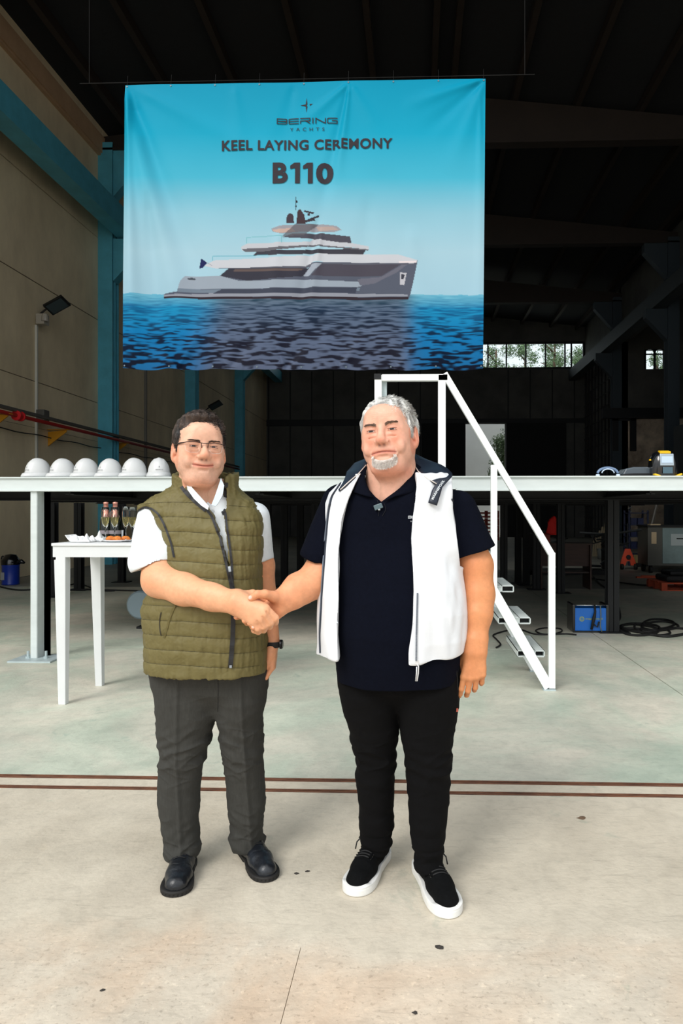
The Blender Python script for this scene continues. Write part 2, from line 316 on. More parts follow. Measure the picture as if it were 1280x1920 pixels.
# ================================================================ PLATFORM
galv = M('primed_white_steel', (204, 212, 210), .5, .0, var=.05, scale=6, stretch=(.4, 1, 2))
galv2 = M('galvanised_steel', (176, 190, 192), .45, .15, var=.12, scale=10)
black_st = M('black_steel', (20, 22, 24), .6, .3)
YP = 6.2; zt = P(640, 893, YP)[2]; zb = P(640, 920.5, YP)[2]
pl = root('work_platform', (0, YP, 0), 'long raised steel work platform spanning the hall on posts behind the two men', 'platform')
MB().box(-5.2, 4.6, YP, YP+.12, zt-.012, zt).box(-5.2, 4.6, YP, YP+.12, zb, zb+.012).box(-5.2, 4.6, YP+.02, YP+.03, zb+.012, zt-.012).build('edge_beam', galv, pl)
for i in range(10):
    MB().box(-5.2+.98*i+.004, -5.2+.98*(i+1)-.004, YP+.121, 14, zt-.01, zt+.002).build('deck_plate', M('deck_plate', (56, 46, 42), .7, .3, var=.2), pl)
for y in (7.7, 9.2, 10.9, 12.4, 13.9):
    MB().box(-5.2, 4.6, y, y+.1, zb-.06, zb-.05).box(-5.2, 4.6, y, y+.1, zt-.05, zt-.012).box(-5.2, 4.6, y+.045, y+.055, zb-.06, zt-.02).build('cross_beam', black_st, pl)
for x in (-5.1, -3.3, -1.5, .3, 2.1, 4.4):
    MB().box(x, x+.08, YP+.12, 13.9, zb-.03, zb-.02).box(x+.035, x+.045, YP+.12, 13.9, zb-.03, zt-.012).build('stringer', black_st, pl)
def hpost(x, y, wd, m, plate=True, h=zb):
    o = MB().box(x-wd/2, x+wd/2, y, y+.008, 0, h).box(x-wd/2, x+wd/2, y+wd-.008, y+wd, 0, h).box(x-.004, x+.004, y, y+wd, 0, h).build('post', m, pl)
    if plate: MB().box(x-wd*1.3, x+wd*1.3, y-wd*.6, y+wd*1.4, 0, .012).build('base_plate', m, o)
    return o
xp = P(69.5, 1240, YP+.02)[0]
# front post: H-section seen from one side, base plate, bolts
fp = MB().box(xp-.062, xp+.0, YP+.02, YP+.028, 0, zb).box(xp+.002, xp+.062, YP+.135, YP+.143, 0, zb).box(xp-.003, xp+.003, YP+.02, YP+.143, 0, zb).box(xp-.062, xp+.062, YP+.135, YP+.143, 0, zb).build('post', galv, pl)
MB().box(xp-.2, xp+.2, YP-.12, YP+.2, 0, .014).build('base_plate', galv2, fp)
for dx in (-.085, .085): MB().lathe([(0, .08), (.012, .08), (.012, .03), (.022, .03), (.022, .014)], 8, (xp+dx, YP+.02, 0)).build('anchor_bolt', galv2, fp)
for px, py in ((94.5, 1120), (145, 1107), (226, 1092), (1052, 1113), (1150, 1186), (500, 1108), (532, 1100), (562, 1094), (590, 1108), (972, 1094), (987, 1098), (1006, 1106), (945, 1102)):
    g = G(px, py)
    if g[1] > 13.8: g = P(px, py, 13.6)
    hpost(g[0], g[1], .13 if px > 1100 or px < 160 else .12, black_st, True, zb-.03)
# ================================================================ STAIR
st = root('metal_stair', G(1030, 1293), 'white welded steel stair with handrail climbing left to the platform', 'stair')
sw = M('white_painted_steel', (236, 240, 238), .45, var=.04, scale=9)
YS = G(1030, 1293)[1]; YB = YS+.62
def SP(px, py, y=None): return P(px, py, YS if y is None else y)
def tb(a, b, w1, w2, name, par=st, m=sw): return MB().bar(a, b, w1, w2).build(name, m, par, bevel=.003)
for k, dy in enumerate((0, YB-YS-.0)):
    a = np.array([0, dy, 0])
    p0, p1 = SP(1028, 1288), SP(796, 884); a = a+np.array([0, -.004, 0])
    nm = 'stringer'
    tb(p0+a, p1+a, .045, .075, nm)
    MB().box(p0[0]-.045, p0[0]+.05, YS+dy-.04, YS+dy+.04, 0, .008).build('foot_plate', galv2, st)
rise = [1221, 1158.7, 1098.7]; lx = [(970.6, 1022), (934.5, 995.5), (900, 964)]
steps = list(zip(rise, lx)) + [(1098.7-61*i, (900-36*i, 964-36*i)) for i in (1, 2, 3)]
for k, (yy, (xa, xb)) in enumerate(steps):
    a = SP(xa, yy); b = SP(xb, yy); z1 = a[2]; xw = b[0]-a[0]
    if z1 > zt-.1: continue
    s = MB(); th = .05; y0, y1 = YS+.024, YB+.06
    for (ta, tb_) in ((a[0], a[0]+xw*.36), (b[0]-xw*.36, b[0])):      # rectangular tubes with open ends
        s.box(ta, tb_, y0, y1, z1-.005, z1).box(ta, tb_, y0, y1, z1-th, z1-th+.005).box(ta, ta+.005, y0, y1, z1-th, z1).box(tb_-.005, tb_, y0, y1, z1-th, z1)
    s.box(a[0]+xw*.36, b[0]-xw*.36, y0+.004, y1, z1-.006, z1-.001).box(a[0]+xw*.36, b[0]-xw*.36, y0+.012, y0+.016, z1-th, z1-.006)
    to = s.build('tread', M('tread_steel', (208, 216, 214), .45, .0, var=.06, scale=12), st)
    MB().box(a[0]+.005, a[0]+xw*.36-.005, y0+.06, y0+.07, z1-th+.004, z1-.004).build('tube_shade_plug', black_st, to); MB().box(b[0]-xw*.36+.005, b[0]-.005, y0+.06, y0+.07, z1-th+.004, z1-.004).build('tube_shade_plug', black_st, to)  # black plugs standing in for the shade inside the hollow tubes
tb(SP(1034, 1290), SP(1034, 1036), .048, .048, 'handrail_post')
tb(SP(1035, 1042), SP(832.5, 701), .05, .05, 'handrail')
tb(SP(925.5, 872), SP(925.5, 1110), .048, .048, 'handrail_post')
tb(SP(828, 703), SP(828, 940), .058, .05, 'handrail_post')
tb(SP(839, 708.5), SP(716, 709), .05, .05, 'top_rail')
tb(SP(709, 704), SP(709, 900), .056, .05, 'handrail_post')
tb(SP(709, 704, YS+.0)+np.array([.04, .05, 0]), SP(709, 900)+np.array([.04, .05, 0]), .05, .05, 'handrail_post', m=galv2)  # grey bar set in as the shaded right side of the white post
e = SP(702, 704); MB().box(e[0]-.002, e[0]+.052, YS-.03, YS-.024, e[2]-.035, e[2]+.008).build('rail_tube_shade', black_st, st)  # black plate painted as the shade within the open tube
MB().box(SP(700, 890)[0], SP(800, 890)[0], YS-.02, YP-.004, zt-.06, zt-.01).build('landing', galv2, st)
# ================================================================ BANNER
YB_ = 6.9
cor = [P(235, 160, YB_), P(910, 147, YB_), P(905, 693, YB_), P(231, 692, YB_)]
FOLDS = [(28, 38, 120, 520, 22, .040), (28, 38, 320, 800, 34, -.030), (40, 60, 62, 990, 20, .045), (110, 400, 150, 960, 26, -.020), (60, 120, 260, 960, 30, .026), (60, 50, 560, 300, 30, .010),
         (790, 32, 690, 480, 17, -.020), (790, 32, 750, 330, 12, .026), (790, 32, 640, 160, 14, .014), (690, 470, 600, 940, 20, -.022), (700, 520, 640, 900, 18, .018), (560, 500, 520, 930, 26, .012), (790, 32, 900, 220, 20, .010),
         (1240, 18, 1000, 100, 14, .018), (1240, 18, 1050, 190, 16, -.014), (1240, 18, 1140, 300, 20, .016), (1225, 60, 1228, 960, 14, .012), (1000, 500, 1040, 960, 40, .010), (860, 400, 820, 940, 40, -.010), (400, 36, 430, 300, 26, .008), (600, 34, 560, 260, 22, -.008),
         (212, 998, 300, 860, 14, .016), (390, 998, 330, 900, 12, .012), (390, 998, 470, 880, 14, -.014), (578, 996, 540, 870, 12, .018), (578, 996, 650, 890, 14, -.016), (764, 996, 700, 900, 12, .012), (764, 996, 850, 880, 14, .014), (950, 995, 900, 900, 12, -.010), (950, 995, 1040, 900, 12, .010), (212, 998, 140, 900, 12, -.012), (1130, 995, 1080, 910, 12, .010)]
def wrinkle(s, t):
    cx = 28+s*1214; cy = 38-22*s+t*(962+16*s); w_ = 0*cx
    for x0, y0, x1, y1, wd, am in FOLDS:
        dx, dy = x1-x0, y1-y0; L_ = math.hypot(dx, dy); u = ((cx-x0)*dx+(cy-y0)*dy)/L_/L_; d = ((cx-x0)*dy-(cy-y0)*dx)/L_
        uc = np.clip(u, 0, 1); w2 = wd*(.45+1.3*uc); w_ = w_+am*np.exp(-(d/w2)**2)*np.clip(u*9, 0, 1)*np.clip((1.15-u)*2.2, 0, 1)
    w_ = w_+.004*np.sin(s*11+t*3)+.003*np.sin(s*23-t*5)
    return w_
def bpt(cx, cy, off=0.):
    cx = np.asarray(cx, float); cy = np.asarray(cy, float)
    s = (cx-28)/(1242-28); t = (cy-38+22*s)/((1000-38)+22*s-6*s)
    s = np.clip(s, 0, 1); t = np.clip(t, 0, 1)
    p = (1-s)[..., None]*(1-t)[..., None]*cor[0] + s[..., None]*(1-t)[..., None]*cor[1] + s[..., None]*t[..., None]*cor[2] + (1-s)[..., None]*t[..., None]*cor[3]
    p = p.copy(); p[..., 1] -= wrinkle(s, t)+off
    p[..., 2] += -.012*np.sin(s*math.pi*7)**2*t**6 + .010*np.cos(s*math.pi*8)**8*t**8
    p[..., 0] += .012*np.sin(t*9)*(s < .02)*(1)*0
    return p
NU, NV = 600, 470
S, T = np.meshgrid(np.linspace(0, 1, NU), np.linspace(0, 1, NV))
CX = 28+S*(1242-28); CY = 38-22*S+T*((1000-38)+16*S)
vb = bpt(CX, CY).reshape(-1, 3)
def L(c): return np.array(lin(c))
def ramp(v, stops):
    xs = [a for a, _ in stops]; cs = np.array([L(b) for _, b in stops]); return np.stack([np.interp(v, xs, cs[:, i]) for i in range(3)], -1)
cx, cy = CX.ravel(), CY.ravel()
colb = ramp(cy, [(20, (0, 158, 196)), (200, (20, 172, 208)), (350, (70, 190, 220)), (470, (140, 206, 226)), (600, (164, 214, 230)), (735, (160, 210, 228))])
colb *= (1+.04*(vnoise(np.stack([cx, cy*1.5, cx*0], 1), .01, 2)-.5))[:, None]
sea = cy > 742+4*vnoise(np.stack([cx, cy*0, cx*0], 1), .03, 5)
dpt = np.clip((cy-742)/250, 0, 1)
n1 = vnoise(np.stack([cx*.22, cy*3.0/(1+dpt*.9), cx*0], 1), .10, 1); n2 = vnoise(np.stack([cx*.20+cy*.05, cy*2.6/(1+dpt*.6), cx*0], 1), .21, 3)
wv = np.clip((n1*.5+n2*.5-.5+.04)*6*(.25+dpt)+.5-dpt*.12, 0, 1)
light = ramp(cy, [(742, (120, 200, 222)), (790, (24, 148, 198)), (880, (8, 124, 186)), (1000, (24, 104, 160))])
darkc = ramp(cy, [(742, (90, 180, 210)), (790, (14, 104, 156)), (880, (2, 34, 64)), (1000, (6, 14, 34))])
seac = darkc*(1-wv)[:, None]+light*wv[:, None]
refl = (1/(1+np.exp(-(cx-330+(cy-760)*.15)/22)))*(1/(1+np.exp((cx-1000)/14)))
gl = ramp(wv, [(0, (26, 28, 42)), (1, (92, 102, 120))])
k_ = (refl*.85)[:, None]; seac = seac*(1-k_)+gl*k_
colb = np.where(sea[:, None], seac, colb)
def inpoly(poly):
    ins = np.zeros(len(cx), bool); n = len(poly)
    for i in range(n):
        xa, ya = poly[i]; xb, yb = poly[(i+1) % n]
        if ya == yb: continue
        c_ = ((ya > cy) != (yb > cy)) & (cx < (xb-xa)*(cy-ya)/(yb-ya)+xa); ins ^= c_
    return ins
def paint(poly, c0, a=1.): 
    m_ = inpoly(poly); colb[m_] = colb[m_]*(1-a)+L(c0)*a
def line(x0, y0, x1, y1, wd, c0, a=1.):
    d = math.hypot(x1-x0, y1-y0); nx, ny = -(y1-y0)/d*wd/2, (x1-x0)/d*wd/2
    paint([(x0+nx, y0+ny), (x1+nx, y1+ny), (x1-nx, y1-ny), (x0-nx, y0-ny)], c0, a)
def oval(x, y, a, b, c0): paint([(x+a*math.cos(t), y+b*math.sin(t)) for t in np.linspace(0, 2*math.pi, 24, endpoint=False)], c0)
paint([(165, 745), (212, 738), (222, 700), (236, 684), (360, 684), (410, 680), (640, 672), (665, 636), (1022, 628), (1010, 690), (998, 745), (992, 758), (165, 758)], (84, 96, 112))
paint([(222, 700), (236, 684), (360, 683), (420, 698), (640, 694), (850, 700), (830, 716), (560, 722), (400, 726), (215, 726)], (150, 172, 186))
paint([(215, 727), (400, 727), (560, 724), (830, 720), (826, 730), (400, 740), (213, 738)], (112, 134, 150))
paint([(165, 748), (320, 741), (700, 738), (990, 742), (990, 750), (320, 752), (165, 755)], (142, 156, 168))
paint([(330, 742), (360, 728), (560, 724), (820, 718), (815, 738), (420, 741)], (62, 72, 88))
paint([(165, 753), (992, 751), (992, 760), (165, 760)], (50, 44, 52))
paint([(355, 682), (385, 657), (655, 655), (640, 682), (450, 698)], (54, 58, 70))
paint([(405, 660), (640, 657), (630, 664), (400, 668)], (96, 88, 86))
paint([(300, 647), (335, 630), (660, 612), (700, 606), (960, 609), (1022, 628), (1010, 638), (670, 634), (650, 648), (345, 658)], (196, 212, 220))
paint([(330, 657), (645, 648), (660, 640), (1010, 638), (1012, 642), (665, 646), (645, 655)], (90, 98, 110))
paint([(640, 678), (668, 640), (700, 640), (660, 680), (640, 682)], (156, 176, 190))
paint([(700, 642), (965, 642), (900, 682), (665, 682)], (74, 76, 88))
paint([(820, 690), (900, 684), (968, 644), (985, 644), (950, 670), (880, 705), (830, 712)], (104, 112, 126))
paint([(960, 630), (1020, 630), (1018, 637), (960, 637)], (226, 230, 232))
paint([(963, 668), (985, 671), (978, 711), (964, 709)], (186, 198, 206)); paint([(968, 674), (980, 676), (975, 690), (968, 690)], (60, 66, 78))
paint([(466, 614), (482, 598), (852, 588), (838, 608), (670, 607)], (62, 66, 76))
paint([(425, 585), (445, 573), (660, 566), (670, 556), (800, 570), (858, 580), (858, 592), (800, 584), (670, 580), (500, 596), (432, 597)], (190, 206, 214))
paint([(428, 590), (500, 588), (670, 576), (858, 590), (856, 594), (670, 581), (500, 600), (440, 600)], (100, 106, 114))
paint([(565, 552), (600, 540), (700, 538), (795, 548), (800, 570), (760, 568), (670, 556)], (76, 80, 92))
line(445, 552, 445, 572, 2, (110, 190, 200)); line(445, 552, 565, 546, 2, (110, 190, 200)); line(565, 546, 565, 570, 2, (110, 190, 200)); line(330, 616, 330, 630, 2, (90, 180, 200)); line(330, 616, 520, 612, 2, (90, 180, 200))
paint([(530, 522), (560, 512), (700, 507), (750, 513), (766, 526), (740, 534), (640, 532), (560, 540), (532, 532)], (150, 160, 168))
paint([(534, 526), (600, 520), (610, 532), (560, 538), (536, 532)], (190, 176, 166)); paint([(680, 514), (740, 516), (756, 526), (690, 531)], (176, 168, 162))
paint([(612, 505), (690, 505), (640, 545), (566, 548)], (92, 96, 104), .8)
oval(593, 486, 12, 15, (66, 62, 72)); paint([(581, 486), (605, 486), (606, 504), (580, 504)], (66, 62, 72))
paint([(614, 505), (618, 462), (626, 456), (640, 475), (646, 505)], (66, 56, 62)); line(612, 415, 612, 460, 2, (40, 40, 48)); oval(614, 432, 4, 4, (40, 40, 48)); oval(612, 447, 3, 3, (40, 40, 48))
line(640, 463, 672, 470, 6, (60, 56, 64)); line(652, 494, 690, 478, 6, (56, 54, 62)); line(645, 498, 676, 490, 8, (60, 56, 64)); line(655, 470, 655, 478, 8, (60, 56, 64))
paint([(283, 657), (290, 622), (312, 637), (298, 652)], (30, 40, 92)); line(306, 634, 330, 648, 2, (160, 170, 180))
oval(258, 692, 14, 4, (70, 80, 90))
colb *= np.array([.83, .72, .72]); fi = np.arange(NU*NV).reshape(NV, NU); fb = np.stack([fi[:-1, :-1].ravel(), fi[1:, :-1].ravel(), fi[1:, 1:].ravel(), fi[:-1, 1:].ravel()], 1)
ban = mk('banner', vb, fb, M('banner_print', (255, 255, 255), .5, attr=True, spec=.07), smooth=True, col=colb)
tag(ban, 'large wrinkled blue banner printed with a motor yacht and event lettering, hung over the platform', 'banner')
ink = M('banner_ink', (52, 48, 54), .6, spec=.1)
def densify(v, f, sx, sy, mx=7.):
    bm = bmesh.new(); vs = [bm.verts.new((a[0]*sx, a[1]*sy, 0)) for a in v]
    for q in f:
        try: bm.faces.new([vs[i] for i in q])
        except ValueError: pass
    bmesh.ops.triangulate(bm, faces=bm.faces)
    for _ in range(5):
        e = [x for x in bm.edges if x.calc_length() > mx]
        if not e: break
        bmesh.ops.subdivide_edges(bm, edges=e, cuts=1); bmesh.ops.triangulate(bm, faces=bm.faces)
    bm.verts.index_update(); v2 = np.array([(a.co.x/sx, a.co.y/sy) for a in bm.verts]); f2 = [tuple(x.index for x in q.verts) for q in bm.faces]; bm.free(); return v2, f2
def put_text(vf, x0, x1, yb, yt, skew=0., name='lettering', mat=ink):
    v, f = densify(*vf, x1-x0, abs(yb-yt)); X = x0+v[:, 0]*(x1-x0); Yc = yb+(yt-yb)*v[:, 1]+skew*v[:, 0]; return mk(name, bpt(X, Yc, .007), f, mat, ban)
put_text(text_mesh('KEEL LAYING CEREMONY', .026, 1.08), 360, 935, 262, 227, -9)
put_text(text_mesh('B', .045), 533, 584, 371, 301, -1); put_text(text_mesh('0', .045), 679, 737, 371, 301, -1)
for x_ in (592, 635): put_text((np.array([(0, .70), (.42, 1), (1, 1), (1, 0), (.5, 0), (.5, .74), (.0, .86)]), [(0, 5, 6), (6, 5, 1), (1, 5, 2), (5, 4, 3, 2)]), x_, x_+33, 371, 301, -1)
put_text(text_mesh('YACHTS', .0, 2.0), 590, 706, 193, 182, 0)
put_text(stroke_word('BERING'), 545, 750, 170, 150, -1)
def star(cx_, cy_, R, r, ang=(0, 1, 2, 3)):
    v = [(cx_, cy_)]; f = []
    for k in range(8):
        a = math.pi/4*k-math.pi/2; rr = R if k % 2 == 0 else r; v.append((cx_+rr*math.cos(a)*(.85 if k % 4 else 1), cy_+rr*math.sin(a)))
    for k in range(8): f.append((0, k+1, (k+1) % 8+1))
    return v, f
sv, sf = star(645, 106, 25, 5); sf = [sf[i] for i in (0, 3, 4, 5, 6, 7)]; sv = np.array(sv)
mk('star_emblem', bpt(sv[:, 0], sv[:, 1], .003), sf, ink, ban)
mk('star_emblem', bpt(np.array([655., 666, 657]), np.array([101., 101, 108]), .003), [(0, 1, 2)], ink, ban)
eye_m = M('grommet_metal', (96, 110, 118), .5, .5)
for s in np.linspace(.005, .995, 9):
    for t in (.006, .992):
        X = 28+s*1214; Yc = 38-22*s+t*(962+16*s); p = bpt(np.array([X]), np.array([Yc]), .005)[0]
        MB().add([(p[0]+.009*math.cos(a), p[1], p[2]+.009*math.sin(a)) for a in np.linspace(0, 2*math.pi, 8, endpoint=False)], [tuple(range(8))]).build('grommet', eye_m, ban)
for s in np.linspace(.005, .995, 9):
    X = 28+s*1214; Yc = 38-22*s+.004*962; p = bpt(np.array([X]), np.array([Yc]), .0)[0]
    MB().tube([p, (p[0], p[1]+.02, 10.85 if False else p[2]+.12)], .002, 5).build('tie_cord', M('cord_black', (8, 8, 8), .9), ban)
MB().tube([(cor[0][0]-.5, YB_+.05, cor[0][2]+.06), (cor[1][0]+.5, YB_+.05, cor[1][2]+.06)], .004, 6).build('hanging_wire', M('cord_black', (8, 8, 8), .9), ban)
for s in (-.4, .4): 
    q = cor[0] if s < 0 else cor[1]
    MB().tube([(q[0]+s, YB_+.05, q[2]+.06), (q[0]+s, YB_+.05, 12)], .003, 5).build('hanging_wire', MC['cord_black'], ban)
# ================================================================ HARD HATS
def hat_proto():
    r = root('hard_hat', (0, 0, 0), '', 'hard hat', 'white hard hats lined up on the platform edge')
    hm = M('white_plastic', (206, 208, 208), .3, var=.02)
    n, m_ = 40, 18; v = []; f = []
    for i in range(m_+1):
        ph = (math.pi/2)*i/m_
        for k in range(n):
            a = 2*math.pi*k/n; cr = math.cos(ph)**.88; x = .100*cr*math.cos(a); y = .120*cr*math.sin(a); z = .030+.150*math.sin(ph)
            ridge = math.exp(-(x/.018)**2)*.005*min(1, math.sin(ph)*2)+math.exp(-((abs(x)-.045)/.007)**2)*.004*min(1, math.sin(ph)*1.6); z += ridge*math.sin(ph); x *= 1+ridge*2; y *= 1+ridge*2
            v.append((x, y, z))
    for i in range(m_):
        for k in range(n): f.append((i*n+k, i*n+(k+1) % n, (i+1)*n+(k+1) % n, (i+1)*n+k))
    MB().add(v, f).build('shell', hm, r, True)
    v = []; f = []
    for j, (g, z) in enumerate(((.93, .046), (.97, .038), (1.06, .014), (1.05, .004), (.95, .006), (.90, .03))):
        for k in range(n):
            a = 2*math.pi*k/n; ex = 1+.16*max(0, -math.sin(a))**2*(1 if 1 <= j <= 3 else 0); v.append((.108*g*math.cos(a), .132*g*math.sin(a)*ex, z-.004*max(0, -math.sin(a))))
    for j in range(5):
        for k in range(n): f.append((j*n+k, j*n+(k+1) % n, (j+1)*n+(k+1) % n, (j+1)*n+k))
    MB().add(v, f).build('brim', hm, r, True)
    tm = M('hat_print', (90, 92, 96), .5)
    def onhat(u, z):  # u metres around the front
        a = -math.pi/2+u/.12; ph = math.asin(min(1, (z-.030)/.150)); cr = math.cos(ph)**.88
        return (.1025*cr*math.cos(a), .1235*cr*math.sin(a), z)
    v2, f2 = stroke_word('BERING'); mk('lettering', [onhat(-.045+.082*a, .060+.010*b) for a, b in v2], f2, tm, r)
    sv, sf = star(0, 0, .013, .003); mk('emblem', [onhat(a-.005, .092+b) for a, b in sv], sf, tm, r)
    return r
hat = hat_proto()
hl = ['white hard hat at the far left end of the row on the platform', 'second white hard hat from the left end of the row', 'third white hard hat from the left in the row', 'third white hard hat from the right in the row', 'second white hard hat from the right end of the row', "white hard hat at the right end of the row, nearest the man's head"]
for i, px in enumerate((71.5, 118, 162, 206.5, 252, 298)):
    p = P(px, 892, YP+.16); loc = (p[0], p[1], zt+.002); rz_ = math.radians((-26, -30, -28, -24, -30, 24)[i]) ; rz_ += math.radians(-0)
    o = hat if i == 0 else copy_tree(hat, loc, rz_)
    if i == 0: o.location = loc; o.rotation_euler = (0, 0, rz_)
    o['label'] = hl[i]; o.scale = (1, 1, (1.0, .98, .99, .97, 1.0, 1.01)[i])
# safety goggles
p = P(1139, 891, YP+.14); g = root('safety_goggles', (p[0], p[1], zt+.002), 'clear blue safety goggles lying on the platform edge', 'goggles')
gp = [P(1139+19*math.cos(t), 891-3-11*math.sin(t), YP+.14) for t in np.linspace(.05, math.pi-.05, 14)]
MB().tube([(q[0], q[1], q[2]) for q in gp], [.012]*14, 8).build('frame', M('goggle_plastic', (150, 178, 214), .15, trans=.5), g, True)
MB().tube([(q[0]*.6+p[0]*.4, q[1]-.01, zt+.01+(q[2]-zt)*.72) for q in gp], .006, 6).build('lens_rim', M('goggle_rim', (196, 214, 232), .3), g, True)
for s in (0, -1): q = gp[s]; MB().lathe([(.0, .02), (.018, .018), (.02, 0)], 10, (q[0], q[1]-.005, zt+.002)).build('strap_clip', MC['goggle_rim'], g, True)
# dark face shield lying down
p = P(1195, 891, YP+.3); g = root('face_shield', (p[0], p[1], zt+.002), 'grey face shield lying flat on the platform beside the welding helmet', 'face shield')
sh = [(-.15, 0), (-.165, .02), (-.135, .075), (-.06, .092), (.07, .092), (.14, .07), (.165, .02), (.15, 0)]
MB().prism([(p[0]+a, zt+.002+b) for a, b in sh], p[1]-.08, p[1]+.12).build('visor', M('smoky_plastic', (74, 84, 92), .25), g, bevel=.015)
MB().prism([(p[0]+a*1.1, zt+.002+b*.35) for a, b in sh], p[1]-.1, p[1]+.14).build('rim', black_st, g, bevel=.008)
# welding helmet
p = P(1243, 891, YP+.2); g = root('welding_helmet', (p[0], p[1], zt+.002), 'black welding helmet with silver lens and yellow trim on the platform', 'welding helmet')
bk = M('black_gloss', (14, 15, 18), .22, coat=.5); ye = M('yellow_plastic', (238, 190, 24), .4)
hv = MB(); prof = [(-.085, .0), (-.09, .05), (-.1, .12), (-.09, .19), (-.05, .228), (.02, .235), (.09, .2), (.12, .12), (.11, .03)]
n_ = len(prof); vv = []; wds = (.055, .095, .115, .115, .095, .055)
for k, sx_ in enumerate(np.linspace(-1, 1, 9)):
    sc = math.sqrt(max(0.0, 1-(abs(sx_))**3)); vv += [(p[0]+sx_*.118, p[1]+(a*(.55+.45*sc)), zt+.002+b*(.72+.28*sc)) for a, b in prof]
hv.add(vv, [(k*n_+i, k*n_+i+1, (k+1)*n_+i+1, (k+1)*n_+i) for k in range(8) for i in range(n_-1)]).add(vv[:n_], [tuple(range(n_))]).add(vv[-n_:], [tuple(range(n_))]).build('shell', bk, g, True)
Tm = Matrix.Translation((p[0]-.005, p[1]-.1, zt+.15)) @ Matrix.Rotation(math.radians(-6), 4, 'X')
MB().box(-.062, .062, -.01, .01, -.055, .055, Tm).build('lens_frame', M('silver_trim', (170, 182, 190), .25, .7), g, bevel=.004)
MB().box(-.05, .05, -.014, -.008, -.03, .03, Tm).build('lens', M('lens_glass', (196, 214, 232), .08, .6), g)
MB().box(-.045, .045, -.1, -.092, -.09, -.03, Matrix.Translation((p[0]+.005, p[1]-.005, zt+.115))).build('chin_panel', M('chin_grey', (70, 96, 108), .2), g, bevel=.004)
MB().box(-.05, .05, -.04, .02, .0, .022, Matrix.Translation((p[0]-.01, p[1]-.045, zt+.215)) @ Matrix.Rotation(.25, 4, 'X')).build('top_trim', ye, g, bevel=.006)
for dx in (-.09, .11): MB().box(-.03, .03, -.02, .03, 0, .016, Matrix.Translation((p[0]+dx, p[1]-.09, zt+.003)) @ Matrix.Rotation(.3 if dx < 0 else -.4, 4, 'Y')).build('yellow_tab', ye, g, bevel=.005)
MB().lathe([(0, .016), (.016, .012), (.018, 0)], 12, (p[0]-.112, p[1], zt+.15)).build('knob', ye, g, True)
# ================================================================ BAR TABLE
TY = G(119, 1320)[1]; tz = P(119, 1018, TY)[2]
xl = P(95.5, 1018, TY-.03)[0]; xr = -1.50; yb = G(194, 1285)[1]+.03
tw = M('white_plastic_table', (214, 217, 217), .45, var=.02)
tbl = root('bar_table', (xl+.5, (TY+yb)/2, 0), 'tall white table carrying glasses and bottles behind the man in the green vest', 'table')
MB().box(xl, xr, TY-.03, yb, tz-.022, tz).build('tabletop', tw, tbl, bevel=.005)
MB().box(xl+.008, xr-.008, TY-.02, TY+.0, tz-.10, tz-.02).box(xl+.008, xr-.008, yb-.03, yb-.01, tz-.10, tz-.02).box(xl+.008, xl+.028, TY, yb-.02, tz-.10, tz-.02).box(xr-.028, xr-.008, TY, yb-.02, tz-.10, tz-.02).build('apron', tw, tbl)
def tleg(x, y, s, t):
    v = []; zz = tz-.10
    for z, a, b in ((0, .052, .05), (zz-.02, .082, .075), (zz-.018, .07, .07), (zz+.001, .07, .07)):
        xa, xb = (x+.09-a, x+.09) if s > 0 else (x-.09, x-.09+a); ya, yb_ = (y-.02, y-.02+b) if t > 0 else (y+.02-b, y+.02); v += [(xa, ya, z), (xb, ya, z), (xb, yb_, z), (xa, yb_, z)]
    f = [(0, 1, 2, 3), (12, 13, 14, 15)]
    for j in range(3): f += [(j*4+k, j*4+(k+1) % 4, j*4+4+(k+1) % 4, j*4+4+k) for k in range(4)]
    MB().add(v, f).build('leg', tw, tbl, bevel=.004)
tleg(xl+.008, TY, 1, 1); tleg(xl+.03, yb-.03, 1, -1); tleg(xr-.01, TY, -1, 1); tleg(xr-.01, yb-.03, -1, -1)
glm = M('clear_glass', (250, 252, 252), .0, trans=1, ior=1.2); wine = M('sparkling_wine', (250, 236, 170), .02, trans=.92, ior=1.2)
def flute(px, ytop, lab, y, wide=1.):
    g_ = P(px, 1014, y); sc = (P(px, ytop, y)[2]-tz)/.235
    r = root('champagne_flute', (g_[0], y, tz+.001), lab, 'champagne glass', 'filled champagne flutes on the white table')
    o = (g_[0], y, tz+.001)
    prof = [(0, 0), (.032, .0), (.03, .004), (.006, .01), (.0045, .03), (.0045, .085), (.012, .098), (.025*wide, .125), (.030*wide, .16), (.029*wide, .2), (.026*wide, .235), (.0245*wide, .235), (.0275*wide, .2), (.0285*wide, .16), (.023*wide, .127), (.006, .103), (0, .1)]
    MB().lathe([(a, b*sc) for a, b in prof], 20, o).build('glass', glm, r, True)
    MB().lathe([(0, .101*sc), (.006, .104*sc), (.0225*wide, .128*sc), (.0278*wide, .16*sc), (.0275*wide, .166*sc), (0, .166*sc)], 20, o).build('wine', wine, r, True)
flute(197.5, 951, 'leftmost champagne flute on the white table, in front of the left bottle', TY+.22)
flute(215, 951, 'second champagne flute from the left, in front of the right bottle', TY+.21)
flute(235.5, 950, 'slim champagne flute in front, third from the left', TY+.16, .82)
flute(248, 951, "rightmost champagne flute, partly hidden by the man's white sleeve", TY+.25)
